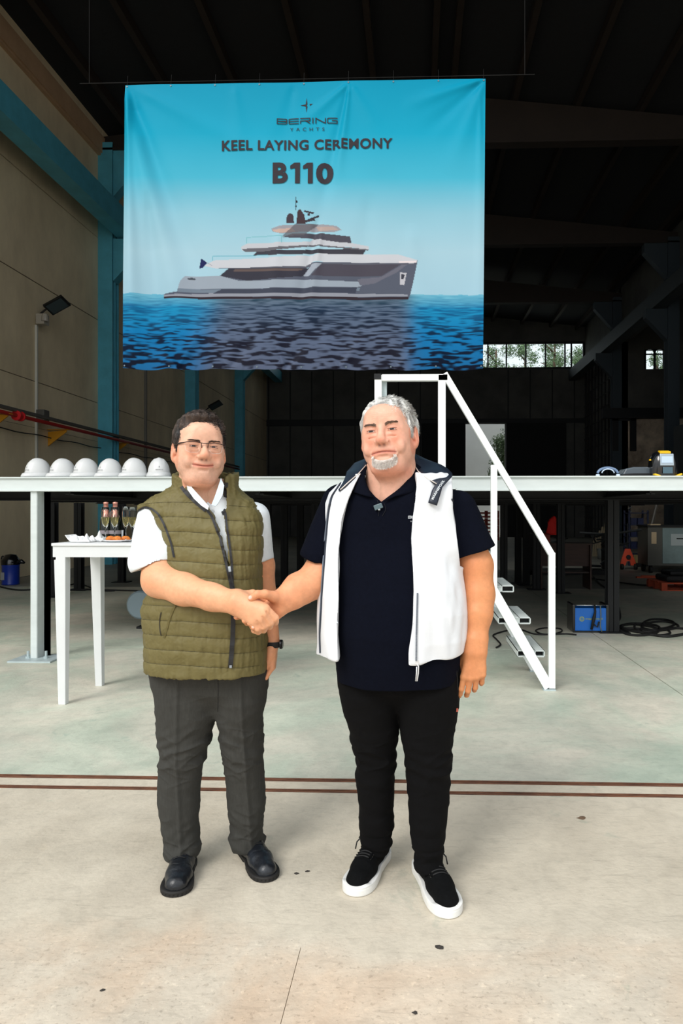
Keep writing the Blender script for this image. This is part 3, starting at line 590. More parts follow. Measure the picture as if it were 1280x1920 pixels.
for px, nm in ((198.5, 'left dark green sparkling wine bottle with pink foil neck behind the flutes'), (216, 'right dark green sparkling wine bottle with pink foil neck behind the flutes')):
    yb2 = TY+.42; q = P(px, 1010, yb2); o = (q[0], yb2, tz+.001); h = P(px, 941, yb2)[2]-tz; s = h/.32
    r = root('wine_bottle', o, nm, 'bottle', 'sparkling wine bottles on the table')
    MB().lathe([(0, 0), (.043, 0), (.045, .01), (.045, .15*s), (.04, .18*s), (.022, .225*s), (.016, .25*s), (.0155, .29*s), (0, .29*s)], 20, o).build('body', M('dark_bottle_glass', (10, 16, 12), .08), r, True)
    MB().lathe([(.036, .19*s), (.0235, .222*s), (.0175, .25*s), (.017, .30*s), (.0185, .30*s), (.0185, .315*s), (0, .32*s)], 16, o).build('foil', M('pink_foil', (214, 150, 132), .35, .5), r, True)
    MB().lathe([(.0455, .050), (.0455, .078)], 20, o).build('label', M('cream_label', (130, 124, 128), .6), r, True)
q = P(221, 1011, TY+.2); o = (q[0], TY+.2, tz+.001)
pt = root('plate', o, 'round white plate holding the bread on the table', 'plate'); MB().lathe([(0, .003), (.07, .003), (.105, .014), (.108, .012), (.07, 0), (0, 0)], 28, o).build('dish', M('porcelain', (240, 242, 244), .2), pt, True)
MB().lathe([(.1075, .0115), (.1085, .013), (.107, .0145), (.1055, .0142)], 28, o).build('rim', MC['porcelain'], pt, True)
br = M('bread_crust', (226, 138, 44), .6, scale=30, col2=(182, 92, 28), bump=.6)
for k, (dx, dy) in enumerate(((-.055, .0), (.0, -.01), (.055, .005))):
    v = []; c0 = np.array([q[0]+dx, TY+.2+dy, tz+.022])
    b_ = MB().tube([c0+np.array([-.035, .0, -.004]), c0+np.array([-.02, 0, .002]), c0+np.array([0, .002, .004]), c0+np.array([.02, 0, .002]), c0+np.array([.036, 0, -.004])], [.006, .016, .019, .016, .006], 10).build('bread_roll', br, None, True)
    tag(b_, ('golden bread roll at the left of the plate', 'golden bread roll in the middle of the plate', 'golden bread roll at the right of the plate, by the sleeve')[k], 'bread', 'bread rolls on the plate')
def crumple(px0, px1, py0, py1, y, lab, seed):
    a = P(px0, py1, y); b = P(px1, py0, y); n = 22; v = []; hgt = b[2]-a[2]
    for j in range(n):
        for i in range(n):
            u, t = i/(n-1), j/(n-1); nz = vnoise(np.array([[u*3.7+seed, t*3.1, 0]]), 1.6, seed)[0]; e = math.sin(math.pi*min(1, max(0, u)))**.5*math.sin(math.pi*t)**.5
            v.append((a[0]+(b[0]-a[0])*u, y-.07+.16*t, tz+.004+hgt*2.4*abs(nz-.32)*e*(.5+.5*u)+(.05*(1-u/.25)**1.5 if u < .25 and seed == 3 else 0)))
    f = [(j*n+i, j*n+i+1, (j+1)*n+i+1, (j+1)*n+i) for j in range(n-1) for i in range(n-1)]
    o_ = mk('napkin', v, f, M('napkin_white', (238, 240, 240), .8), None, True); s_ = o_.modifiers.new('s', 'SOLIDIFY'); s_.thickness = .002
    tag(o_, lab, 'napkin')
crumple(131, 176, 998, 1015, TY+.15, 'crumpled white napkin with a raised corner at the left end of the table', 3)
crumple(160, 200, 996, 1014, TY+.3, 'crumpled white paper napkin bunched beside the glasses', 5)
q = P(227, 1006, TY+.5); g = root('paper_cup', (q[0], TY+.5, tz+.001), 'small white cup standing behind the bread on the table', 'cup')
MB().lathe([(0, .0), (.014, 0), (.018, .075), (.0165, .075), (.0125, .004), (0, .004)], 14, (q[0], TY+.5, tz+.001)).build('cup_body', MC['porcelain'], g, True)
MB().lathe([(.0175, .073), (.0195, .075), (.0175, .077)], 14, (q[0], TY+.5, tz+.001)).build('rim', MC['porcelain'], g, True)
# ================================================================ LEFT WALL FITTINGS
XW = -8.25
def WL(px, py, x=-8.2):            # point on the left wall plane seen at a pixel
    d = ray(px, py); return CAM + d*(x/d[0])
red = M('red_pipe', (150, 34, 30), .45); dk = MC['dark_steel']; whp = M('white_conduit', (206, 206, 196), .6); yl = M('yellow_paint', (214, 150, 30), .5)
a = WL(2, 772, -7.84); z0 = a[2]
r = root('fire_pipe', (-7.84, 13, z0), 'dark red pipe with a bright red coupling running along the left wall', 'pipe')
MB().tube([(-7.84, 5, z0), (-7.84, 30, z0)], .038, 10).build('pipe_run', red, r, True)
c = WL(37, 781, -7.84); MB().lathe([(.0, -.05), (.1, -.05), (.1, -.02), (.075, -.02), (.075, .1), (.1, .1), (.1, .13), (0, .13)], 14).build('coupling', M('bright_red', (206, 36, 40), .4), None)
cp = bpy.data.objects['coupling']; cp.data.transform(Matrix.Translation((0., c[1]-r.location.y, 0)) @ Matrix.Rotation(math.pi/2, 4, 'X')); cp.parent = r
zz = WL(2, 760, -7.86)[2]
tag(MB().box(-7.9, -7.82, 5, 30, zz-.05, zz).box(-7.9, -7.89, 5, 30, zz, zz+.03).build('cable_tray', M('tray_grey', (88, 86, 80), .6), None), 'grey cable tray running above the red pipe on the left wall', 'cable tray')
zz = WL(2, 801, -8.2)[2]
pts = [(-8.2, y, zz-.03*math.sin((y-5)*math.pi/1.6)**2) for y in np.linspace(5, 24, 60)]
tag(MB().tube(pts, .012, 6).build('wall_cable', dk, None), 'thin dark cable sagging below the red pipe on the left wall', 'cable')
for k, (px, py, nm) in enumerate(((0, 790, 'yellow steel bracket at the left edge below the red coupling'), (112, 818, 'yellow steel bracket below the pipes, between the floodlight conduit and the blue column'), (226, 841, 'yellow steel bracket just behind the blue column'))):
    q = WL(px, py, -8.0); rr = root('pipe_bracket', (-8.28, q[1], q[2]), nm, 'bracket')
    MB().prism([(-8.27, q[2]+.1), (-7.85, q[2]+.14), (-7.85, q[2]+.1), (-8.27, q[2]-.22)], q[1], q[1]+.03).build('web', yl, rr)
    MB().box(-8.27, -7.8, q[1]-.04, q[1]+.09, q[2]+.14, q[2]+.155).build('flange', yl, rr)
# floodlights and conduits
def flood(px, py, w, y_sc, lab, lamp=True, x=-8.2):
    q = WL(px, py, x); r = root('floodlight', (x, q[1], q[2]), lab, 'floodlight')
    T = Matrix.Translation((x+.42, q[1]-.02, q[2])) @ Matrix.Rotation(math.radians(-28), 4, 'Y') @ Matrix.Rotation(math.radians(-25), 4, 'X')
    MB().box(-w/2, w/2, -.16, .16, -.03, .03, T).build('housing', M('lamp_black', (16, 17, 18), .5), r, bevel=.01)
    MB().box(-w/2+.04, w/2-.04, -.13, .13, -.035, -.03, T).build('lens', M('lamp_lens', (62, 74, 78), .15), r)
    MB().tube([(x+.42-w*.3, q[1], q[2]-.02), (x+.14, q[1], q[2]-.1), (x+.02, q[1], q[2]-.2)], .02, 6).build('arm', MC['lamp_black'], r)
    return q, r
q, fr = flood(72, 573, .46, 1, 'black floodlight on a bracket high on the left wall')
tag(MB().box(-8.2, -8.02, q[1]-.1, q[1]+.1, q[2]-.42, q[2]-.2).lathe([(0, .1), (.06, .09), (.07, 0), (.07, -.06), (0, -.06)], 10, (-8.02, q[1]-.07, q[2]-.3)).build('junction_box', M('clear_box', (168, 162, 150), .3), None), 'pale junction box with fittings under the floodlight on the left wall', 'electrical box')
tag(MB().box(-8.27, -8.22, q[1]-.02, q[1]+.025, 1.0, q[2]-.42).build('wall_conduit', whp, None), 'white vertical conduit below the floodlight on the left wall', 'conduit')
qc = WL(61, 776, -8.1)
tag(MB().box(-8.2, -8.02, q[1]-.1, q[1]+.12, qc[2]-.1, qc[2]+.14).build('conduit_clamp', M('tray_grey', (88, 86, 80), .6), None, bevel=.01), 'grey box where the white conduit crosses the pipes', 'electrical box')
q2 = WL(275, 700, -8.2)
tag(MB().box(-8.27, -8.2, q2[1]-.03, q2[1]+.03, 1.0, q2[2]+1).build('wall_conduit', M('conduit_grey', (120, 118, 112), .6), None), 'thin grey vertical conduit on the wall behind the blue column, under the banner', 'conduit')
flood(384, 760, .5, 1, 'dark floodlight deep in the hall above the man in the green vest', x=-8.15)
# ================================================================ OUTSIDE BEYOND THE BACK WALL
tag(MB().box(-14, 20, 42, 42.4, 0, 7.0).build('neighbouring_wall', M('white_render', (244, 248, 246), .8, var=.04, scale=.5), None, kind=None), 'pale wall of the neighbouring building seen through the tall back doorway', 'wall')
leaf = M('pine_foliage', (98, 120, 84), .8, var=.3, scale=3); bark = M('bark', (86, 66, 52), .9)
def tree(x, y, h, cr, lab, n=520, seed=1, gap=True):
    rg = np.random.default_rng(seed); r = root('tree', (x, y, 0), lab, 'tree', 'trees beyond the back windows')
    t = MB().tube([(x, y, 0), (x+.15, y, h*.35), (x-.1, y, h*.7), (x, y, h*.92)], [.24, .19, .13, .05], 8)
    for k in range(9):
        z = h*(.38+.06*k); a = k*2.1; t.tube([(x, y, z), (x+cr*.5*math.cos(a), y+cr*.3*math.sin(a), z+.3), (x+cr*.9*math.cos(a), y+cr*.5*math.sin(a), z+.5)], [.08, .05, .02], 5)
    t.build('trunk', bark, r, True)
    v = []; f = []
    cl = [(x+cr*rg.uniform(-1, 1), y+cr*.5*rg.uniform(-1, 1), h*rg.uniform(.35, 1), rg.uniform(.5, 1.0)) for _ in range(26)]
    for i in range(n*20):
        c0 = cl[rg.integers(26)]; d = rg.normal(size=3); d /= np.linalg.norm(d); p = np.array(c0[:3])+d*c0[3]*rg.uniform(.3, 1)
        e = rg.normal(size=3); e /= np.linalg.norm(e); g_ = np.cross(e, d); g_ /= np.linalg.norm(g_)+1e-6; s = rg.uniform(.05, .11); k = len(v)
        v += [p-e*s, p+g_*s*.35, p+e*s, p-g_*s*.35]; f.append((k, k+1, k+2, k+3))
    o = mk('foliage', v, f, leaf, r); o['kind'] = 'stuff'
for i, (px, y, h, cr, lb) in enumerate(((930, 45, 13, 1.9, 'loose green tree behind the left panes of the back window'), (985, 48.5, 14, 2.1, 'green tree behind the middle panes of the back window'), (1040, 45, 13.5, 1.7, 'pine tree with bare branches behind the right panes of the back window'), (1085, 51, 14, 1.7, 'pine tree behind the rightmost pane of the back window'), (1232, 45, 12.5, 1.5, 'tree behind the arched window at right'), (957, 40, 5.8, .95, 'small pine branch crown seen through the tall back doorway'))):
    tree(P(px, 700, y)[0], y, h, cr, lb, seed=i+3)
# ================================================================ CLUTTER UNDER AND BEHIND THE PLATFORM
def GY(px, py): return G(px, py)
# blue drum with black motor head (left)
g = G(20, 1096); r = root('blue_canister', g, 'dark blue metal canister with a black lid by the left wall', 'canister')
bl = M('navy_enamel', (24, 52, 150), .3)
MB().lathe([(0, 0), (.15, 0), (.155, .02), (.15, .03), (.15, .35), (.157, .37), (.15, .39), (0, .39)], 24, g).build('body', bl, r, True)
MB().lathe([(.165, .38), (.17, .46), (.13, .50), (.1, .56), (0, .58)], 20, g).build('lid', MC['black_gloss'], r, True)
MB().tube([(g[0]+.12, g[1], .42), (g[0]+.22, g[1]-.02, .44), (g[0]+.28, g[1]-.02, .41)], [.04, .045, .02], 8).build('spout', MC['black_gloss'], r, True)
MB().tube([(g[0]-.12+.03*math.cos(t)-.03, g[1], .46+.08*math.sin(t)) for t in np.linspace(-1.6, 4, 10)], .014, 6).build('handle', MC['black_gloss'], r, True)
MB().lathe([(.1525, .1), (.1525, .25)], 24, g).build('paper_label', M('paper_label', (120, 122, 120), .7), r) if False else MB().box(g[0]-.1, g[0]-.03, g[1]-.156, g[1]-.15, .1, .24).build('paper_label', M('paper_label', (150, 150, 150), .7), r)
def cable(pxs, rad, lab, nm='cable', m=None, closed=False):
    pts = [G(a, b) + np.array([0, 0, rad+.001]) for a, b in pxs]
    # smooth with catmull-rom
    out = []; n = len(pts)
    for i in range(n-1):
        p0, p1, p2, p3 = pts[max(i-1, 0)], pts[i], pts[i+1], pts[min(i+2, n-1)]
        for t in np.linspace(0, 1, 6, endpoint=False): out.append(.5*((2*p1)+(-p0+p2)*t+(2*p0-5*p1+4*p2-p3)*t*t+(-p0+3*p1-3*p2+p3)*t**3))
    out.append(pts[-1]); tag(MB().tube(out, rad, 6).build(nm, m or MC['black_rubber'], None, True), lab, 'cable'); return out
M('black_rubber', (18, 18, 18), .7)
cable([(-6, 1100), (20, 1106), (40, 1108), (70, 1107), (95, 1109), (150, 1107), (210, 1108), (290, 1110)], .014, 'black cable lying along the floor from the canister behind the table', m=MC['black_rubber'])
cable([(130, 1098), (150, 1096), (185, 1108), (215, 1109)], .012, 'short black cable arc on the floor behind the table legs')
cable([(1112, 1083), (1124, 1096), (1140, 1107), (1152, 1110)], .014, 'black cable running diagonally from the desk to the dark post')
cable([(1110, 1086), (1150, 1092), (1200, 1098), (1244, 1100)], .014, 'long black cable crossing the floor towards the orange pallet')
cable([(930, 1216), (938, 1210), (930, 1200), (925, 1192), (950, 1184), (975, 1182), (1000, 1190), (1030, 1191), (1052, 1186), (1048, 1180), (1020, 1179), (1004, 1184), (1020, 1191), (1060, 1190), (1080, 1192)], .009, 'thin black cable winding under the stair to the blue welder')
cable([(1150, 1165), (1160, 1178), (1178, 1184), (1210, 1190), (1250, 1196), (1290, 1190)], .016, 'thick black cable leading right from the welder')
pts = []
for k in range(60):
    t = k/60*2*math.pi*4.6; rr_ = 1+.16*math.sin(1.7*t)+.05*math.sin(3.1*t); pts.append((1216+36*rr_*math.cos(t)+8*math.sin(t*.23)*3, 1178+9.5*rr_*math.sin(t)+6*math.cos(t*.31)))
o_ = cable(pts, .013, 'tangled coil of black welding cable on the floor at right')
cable([(1160, 1142), (1162, 1160), (1155, 1175), (1170, 1180), (1196, 1181), (1225, 1186), (1262, 1180), (1290, 1182)], .014, 'black cable from the dark post joining the coil')
# blue welding machine
g0 = G(1073, 1186); g1 = G(1144, 1188); yw = g0[1]; xa, xb = g0[0], g1[0]; ztp = P(1100, 1137, yw)[2]; wl_ = M('welder_blue', (16, 104, 196), .4)
r = root('welding_machine', ((xa+xb)/2, yw+.1, 0), 'blue and black portable welding machine on the floor beside the dark post', 'welding machine')
MB().box(xa+.025, xb-.02, yw, yw+.28, .02, ztp-.02).build('case', wl_, r, bevel=.006)
for a, b in ((xa-.0, xa+.03), (xb-.035, xb+.0)): MB().box(a, b, yw-.008, yw+.29, 0, ztp+.02).build('end_frame', MC['black_gloss'], r, bevel=.008)
MB().box(xa+.02, xb-.02, yw-.004, yw+.285, 0, .022).build('base', MC['black_gloss'], r)
MB().tube([(xa+.02, yw+.02, ztp+.01), (xb-.02, yw+.02, ztp+.01)], .009, 8).build('handle', M('chrome', (210, 214, 216), .2, .9), r, True)
lm = M('logo_lime', (160, 176, 70), .5)
ring = MB(); cx0 = xa+.105; cz = .155*1.0
for R0, R1 in ((.028, .021), (.015, .010)):
    v = []
    for k in range(20):
        t = 2*math.pi*k/20; v += [(cx0+R0*math.cos(t), yw-.002, cz+R0*math.sin(t)), (cx0+R1*math.cos(t), yw-.002, cz+R1*math.sin(t))]
    ring.add(v, [(2*k, 2*((k+1) % 20), 2*((k+1) % 20)+1, 2*k+1) for k in range(20)])
ring.build('emblem', lm, r)
v, f = text_mesh('magmaweld', .01); mk('lettering', [(xa+.145+a*.19, yw-.002, cz-.012+b*.026) for a, b in v], f, lm, r)
MB().tube([(xa+.245, yw-.012, ztp+.02), (xa+.25, yw-.02, ztp-.06), (xa+.235, yw-.03, ztp-.12), (xa+.205, yw-.03, .04)], [.012, .012, .02, .014], 8).tube([(xa+.23, yw-.03, .1), (xa+.27, yw-.03, .07), (xa+.29, yw-.03, .13)], .01, 6).build('electrode_clamp', MC['black_rubber'], r, True)
MB().tube([(xa+.31, yw-.01, ztp+.015), (xa+.315, yw-.015, .2), (xa+.305, yw-.02, .08), (xa+.325, yw-.02, .01)], .006, 6).build('earth_strap', M('strap_grey', (110, 120, 112), .7), r, True)
# grey drum disc behind the man
g = G(270, 1177); r = root('cable_drum', g, 'round pale grey drum end standing behind the green-vest man', 'drum')
zc = .30; MB().lathe([(0, 0), (.15, 0), (.17, .02), (.17, .05), (.15, .07), (0, .07)], 28).build('disc', M('drum_grey', (128, 146, 154), .5), r)
dd = bpy.data.objects['disc']; dd.data.transform(Matrix.Translation((-.04, .05, .27)) @ Matrix.Rotation(math.pi/2, 4, 'X') @ Matrix.Translation(tuple(g)))
OFF[dd.name] = OFF[r.name]
MB().box(g[0]-.06, g[0]+.06, g[1]-.08, g[1]+.1, 0, .025).box(g[0]-.03, g[0]+.0, g[1]+.01, g[1]+.03, .02, .12).build('foot', MC['black_steel'], r)
# desk
gy = G(1085, 1106)[1]; xa, xb = P(1046, 1100, gy)[0], P(1110, 1100, gy)[0]; zt_ = P(1080, 1019, gy)[2]
wd = M('brown_desk_wood', (66, 40, 30), .55, var=.2, scale=4, stretch=(1, 1, 6))
r = root('wooden_desk', ((xa+xb)/2, gy+.3, 0), 'dark brown wooden desk standing under the platform', 'desk')
MB().box(xa-.3, xb, gy, gy+.6, zt_-.03, zt_).build('desk_top', wd, r); MB().box(xb-.03, xb-.005, gy+.02, gy+.58, 0, zt_-.03).build('side_panel', wd, r); MB().box(xa-.3, xa-.27, gy+.02, gy+.58, 0, zt_-.03).build('side_panel', wd, r)
MB().box(xa-.27, xb-.03, gy+.1, gy+.12, zt_*.5, zt_-.03).build('front_panel', wd, r); MB().box(xa-.27, xb-.03, gy+.1, gy+.5, zt_*.35, zt_*.35+.02).build('shelf', wd, r)
# red work jacket hanging on the desk chair back
q = P(1038, 984, gy+.2); r = root('red_jacket', (q[0], gy+.2, zt_), 'bright red jacket hanging above the desk beside a dark post', 'jacket')
rj = M('hi_vis_red', (226, 28, 22), .7); wv_ = []
for j in range(9):
    for i in range(9):
        u, t = i/8-.5, j/8; wd_ = .10+.07*t if t > .2 else .05+.28*t; wv_.append((q[0]+u*wd_*2*.85, gy+.2+.02*math.sin(i*2.3+j), q[2]+.16-.34*t-abs(u)*.08*(t < .3)))
o_ = mk('cloth', wv_, [(j*9+i, j*9+i+1, (j+1)*9+i+1, (j+1)*9+i) for j in range(8) for i in range(8)], rj, r, True); s_ = o_.modifiers.new('s', 'SOLIDIFY'); s_.thickness = .02
MB().tube([(q[0], gy+.2, q[2]+.15), (q[0], gy+.21, q[2]+.2), (q[0]+.02, gy+.22, q[2]+.22)], .006, 6).build('hanger', MC['dark_steel'], r)
q = P(1028, 1012, gy-.1); tag(MB().box(q[0]-.09, q[0]+.07, gy+.1, gy+.3, zt_+.002, zt_+.16).box(q[0]-.07, q[0]+.05, gy+.12, gy+.28, zt_+.16, zt_+.175).build('red_toolbox', M('red_box', (150, 40, 24), .5), None, bevel=.01), 'dull red box on the desk below the red jacket', 'box')
# shelf rack with rolls
gy2 = 14.2
def rack(px0, px1, pyt, y, lab, m, n=4):
    xa, xb = P(px0, 900, y)[0], P(px1, 900, y)[0]; zt_ = P(px0, pyt, y)[2]; r = root('shelf_rack', ((xa+xb)/2, y+.2, 0), lab, 'shelving')
    for x in (xa, xb-.04):
        for yy in (y, y+.4): MB().box(x, x+.04, yy, yy+.04, 0, zt_).build('upright', m, r)
    for k in range(n): z = .12+(zt_-.2)*k/(n-1); MB().box(xa, xb, y, y+.44, z, z+.025).build('shelf', m, r)
    return xa, xb, zt_
xa, xb, z_ = rack(1178, 1216, 957, 17.6, 'dark blue shelving rack behind the dark post', M('rack_blue', (30, 38, 66), .6), 5)
for k in range(4):
    for j in range(2):
        x = xa+.08+.17*j; z = .146+(z_-.2)*k/4
        tag(MB().box(x, x+.14, 17.65, 17.9, z, z+.16).box(x-.004, x+.144, 17.64, 17.91, z+.14, z+.155).build('storage_bin', M('bin_navy', (26, 36, 74), .5), None), 'navy storage bin, '+('left', 'right')[j]+' one on the '+('lowest', 'second', 'third', 'fourth')[k]+' shelf of the dark rack', 'bin', 'navy bins in the shelving rack')
gq = G(1180, 1044); r = root('hose_stand', gq, 'tall post wound with a pale striped hose in front of the rack', 'hose'); hp = []
for k in range(90): t = k/90; hp.append((gq[0]+.045*math.cos(t*60), gq[1]+.045*math.sin(t*60), .35+t*1.25))
MB().tube([(gq[0], gq[1], 0), (gq[0], gq[1], 1.65)], .03, 8).build('pole', black_st, r); MB().tube(hp, .012, 6).build('hose', M('hose_pale', (130, 134, 136), .6), r, True); MB().box(gq[0]-.12, gq[0]+.12, gq[1]-.12, gq[1]+.12, 0, .02).build('base', black_st, r)
# orange pallet jack front
gq = G(1177, 1068); om = M('safety_orange', (196, 66, 34), .5); r = root('pallet_jack', gq, 'orange pallet truck frame standing behind the dark post', 'pallet truck')
X, Y_ = gq[0], gq[1]; h = P(1177, 1029, Y_)[2]
MB().prism([(X-.18, .10), (X-.16, .2), (X-.06, h), (X+.05, h), (X+.17, .2), (X+.19, .10), (X+.07, .10), (X+.05, .2), (X-.03, .2), (X-.06, .10)], Y_, Y_+.05).build('frame', om, r)
MB().lathe([(0, -.02), (.05, -.02), (.05, .02), (0, .02)], 14).build('pump', black_st, r)
bpy.data.objects['pump'].data.transform(Matrix.Translation((0, -.03, .3)) @ Matrix.Rotation(math.pi/2, 4, 'X') @ Matrix.Translation(tuple(gq)))
bpy.data.objects['pump'].data.transform(Matrix.Translation((0, -.03, .3)).inverted()) if False else None
for s in (-.15, .17): MB().tube([(X+s-.03, Y_-.03, .07), (X+s+.03, Y_-.03, .07)], .068, 12).build('wheel', MC['black_rubber'], r, True)
MB().tube([(X, Y_+.06, h-.1), (X+.02, Y_+.1, h+.6)], .018, 8).build('tiller', black_st, r)
# yellow-white carton, white bucket, boards
q = G(1202, 1063); r = root('carton', q, 'pale yellow carton beside the orange pallet truck', 'box'); MB().box(q[0]-.11, q[0]+.11, q[1], q[1]+.25, .1, .28).build('box_body', M('carton_cream', (176, 160, 110), .8), r); MB().box(q[0]-.115, q[0]+.115, q[1]-.005, q[1]+.255, .26, .29).build('lid', MC['carton_cream'], r); MB().box(q[0]-.12, q[0]+.12, q[1], q[1]+.25, 0, .1).build('base', MC['black_rubber'], r)
q = G(1128, 1048); r = root('white_bucket', q, 'dull white plastic bucket on the floor beyond the desk', 'bucket'); MB().lathe([(0, 0), (.12, 0), (.145, .29), (.15, .30), (.14, .3), (.115, .01), (0, .01)], 20, q).build('body', M('bucket_white', (120, 124, 122), .6), r, True)
MB().tube([(q[0]+.145*math.cos(t), q[1]-.03, .29-.13*math.sin(t)) for t in np.linspace(0, math.pi, 12)], .005, 5).build('handle', dk, r, True)
q = G(1118, 1044)
for k in range(5):
    a = q+np.array([.05*k-.08, .1, 0]); tag(MB().bar(a, a+np.array([.10+.04*k, .3, .55+.12*k]), .05, .015).build('wooden_offcut', M('pale_wood', (150, 136, 110), .8), None), ('leftmost', 'second', 'middle', 'fourth', 'rightmost and longest')[k]+' pale wooden offcut leaning behind the desk', 'board', 'offcuts leaning behind the desk')
# grey steel cabinet
gy = G(1230, 1075)[1]; xa, xb = P(1214, 1000, gy)[0], P(1214, 1000, gy)[0]+1.3; zt_ = P(1230, 985, gy)[2]
cg = M('cabinet_green_grey', (104, 122, 122), .5, var=.08); r = root('steel_cabinet', ((xa+xb)/2, gy+.3, 0), 'grey steel tool cabinet on castors at the right edge', 'cabinet')
MB().box(xa, xb, gy, gy+.7, .18, zt_-.03).build('body', M('cabinet_side', (70, 70, 64), .6), r); MB().box(xa-.02, xb+.02, gy-.03, gy+.72, zt_-.03, zt_).build('top', black_st, r)
MB().box(xa+.32, xb-.02, gy-.02, gy, .22, zt_-.06).build('door', cg, r, bevel=.004); MB().box(xa+.5, xa+.9, gy-.03, gy-.02, .62, .88).build('drawer_panel', M('panel_grey', (150, 160, 160), .5), r); MB().tube([(xa+.62, gy-.04, .78), (xa+.86, gy-.04, .78)], .01, 6).build('handle', black_st, r)
MB().box(xa+.08, xa+.19, gy-.006, gy, .66, .92).build('notice', M('notice_paper', (168, 150, 120), .8), r)
for x in (xa+.1, xb-.1):
    for yy in (gy+.1, gy+.6): MB().tube([(x-.03, yy, .08), (x+.03, yy, .08)], .08, 12).box(x-.03, x+.03, yy-.03, yy+.03, .1, .19).build('castor', MC['black_rubber'], r)
q = P(1240, 984, gy+.1)
tag(MB().box(q[0]-.25, q[0]-.02, gy+.1, gy+.3, zt_+.001, zt_+.03).build('clipboard', M('notice_paper', (168, 150, 120), .8), None), 'flat papers lying on the grey steel cabinet', 'papers')
MB().tube([(q[0]-.05, gy+.6, zt_), (q[0]+.25, gy+.7, zt_+1.1)], .03, 6).build('pipe_length', MC['tray_grey'], None); tag(bpy.data.objects['pipe_length'], 'grey pipe leaning up behind the steel cabinet', 'pipe')
# orange pallets
def pallet(px, py, w, d, lab, h=.14):
    g = G(px, py); r = root('pallet', g, lab, 'pallet')
    pm = M('red_pallet_wood', (176, 74, 44), .8, var=.15, scale=6)
    for k in range(5): MB().box(g[0]+.0, g[0]+w, g[1]+d*k/5, g[1]+d*k/5+d*.14, h-.022, h).build('top_board', pm, r)
    for k in range(3):
        for j in range(3): MB().box(g[0]+(w-.1)*j/2, g[0]+(w-.1)*j/2+.1, g[1]+(d-.12)*k/2, g[1]+(d-.12)*k/2+.1, .022, h-.022).build('block', pm, r)
    for k in range(3): MB().box(g[0], g[0]+w, g[1]+(d-.12)*k/2, g[1]+(d-.12)*k/2+.1, 0, .022).build('bottom_board', pm, r)
    return g
g = pallet(1240, 1108, 1.1, .8, 'orange-red wooden pallet on the floor at the right edge'); r = root('black_tarp_bundle', (g[0]+.5, g[1]+.4, .141), 'black bundle lying on the orange-red pallet', 'bundle')
MB().box(g[0]+.12, g[0]+1.05, g[1]+.1, g[1]+.7, .141, .25).build('lower_roll', MC['black_rubber'], r, bevel=.04); MB().box(g[0]+.2, g[0]+.95, g[1]+.15, g[1]+.65, .25, .33).build('upper_roll', black_st, r, bevel=.03)
g = G(1194, 1084); tag(MB().box(g[0], g[0]+.55, g[1], g[1]+.1, 0, .03).box(g[0]+.1, g[0]+.5, g[1]+.02, g[1]+.09, .03, .05).build('orange_board', MC['red_pallet_wood'], None), 'thin orange board lying on the floor in front of the cabinet', 'board')
# stacked red crates far behind, seen between the posts
for k in range(4):
    for j in range(2):
        q = P(900+24*j, 1000-13*k, 33); x = q[0]; z = k*.36
        r = root('slatted_crate', (x, 33, z), 'dull red slatted crate, '+('left', 'right')[j]+' column, '+('bottom', 'second', 'third', 'top')[k]+' one of the far stack under the platform', 'crate', 'far stack of red crates')
        o_ = MB().box(x-.28, x+.28, 33, 33.03, z+.02, z+.10).box(x-.28, x+.28, 33, 33.03, z+.2, z+.28).build('slat', M('crate_red', (150, 60, 50), .8), r)
        for sx_ in (-.30, .25): MB().box(x+sx_, x+sx_+.05, 32.98, 33.4, z, z+.35).build('corner_post', MC['crate_red'], r)
# dark machine masses further back right, on the hall floor above the platform line
q = P(1335, 800, 20); r = root('dark_machine', (q[0], 20, 0), 'dark machine housing standing behind the welding helmet', 'machine')
MB().box(q[0]-.55, q[0]+1.6, 20, 21.5, 0, 4.0).box(q[0]-.1, q[0]+1.6, 20, 21.5, 4.0, 5.0).build('housing', M('machine_dark', (34, 40, 42), .6, var=.1), r); MB().box(q[0]-.4, q[0]+.2, 19.95, 20, 2.6, 3.5).build('panel', M('machine_panel', (70, 72, 70), .5), r)
q = P(1080, 1000, 15); r = root('scrap_heap', (q[0], 15, 0), 'low heap of dark pipes and sheets beyond the desk', 'scrap'); sh_ = MB(); rg = np.random.default_rng(4)
for k in range(26): a = q*[1, 0, 0]+np.array([rg.uniform(-.9, .7), 15+rg.uniform(-.3, .6), rg.uniform(.1, .9)]); b = a+np.array([rg.uniform(-.6, .8), rg.uniform(-.2, .2), rg.uniform(-.1, .25)]); sh_.tube([a, b], rg.uniform(.012, .035), 6)
o_ = sh_.build('pipes', M('scrap_grey', (58, 62, 64), .5, .4), r); o_['kind'] = 'stuff'; MB().box(q[0]-1, q[0]+.8, 15, 15.6, 0, .1).box(q[0]-1, q[0]-.9, 15, 15.6, 0, .9).box(q[0]+.7, q[0]+.8, 15, 15.6, 0, .9).build('cradle', black_st, r)
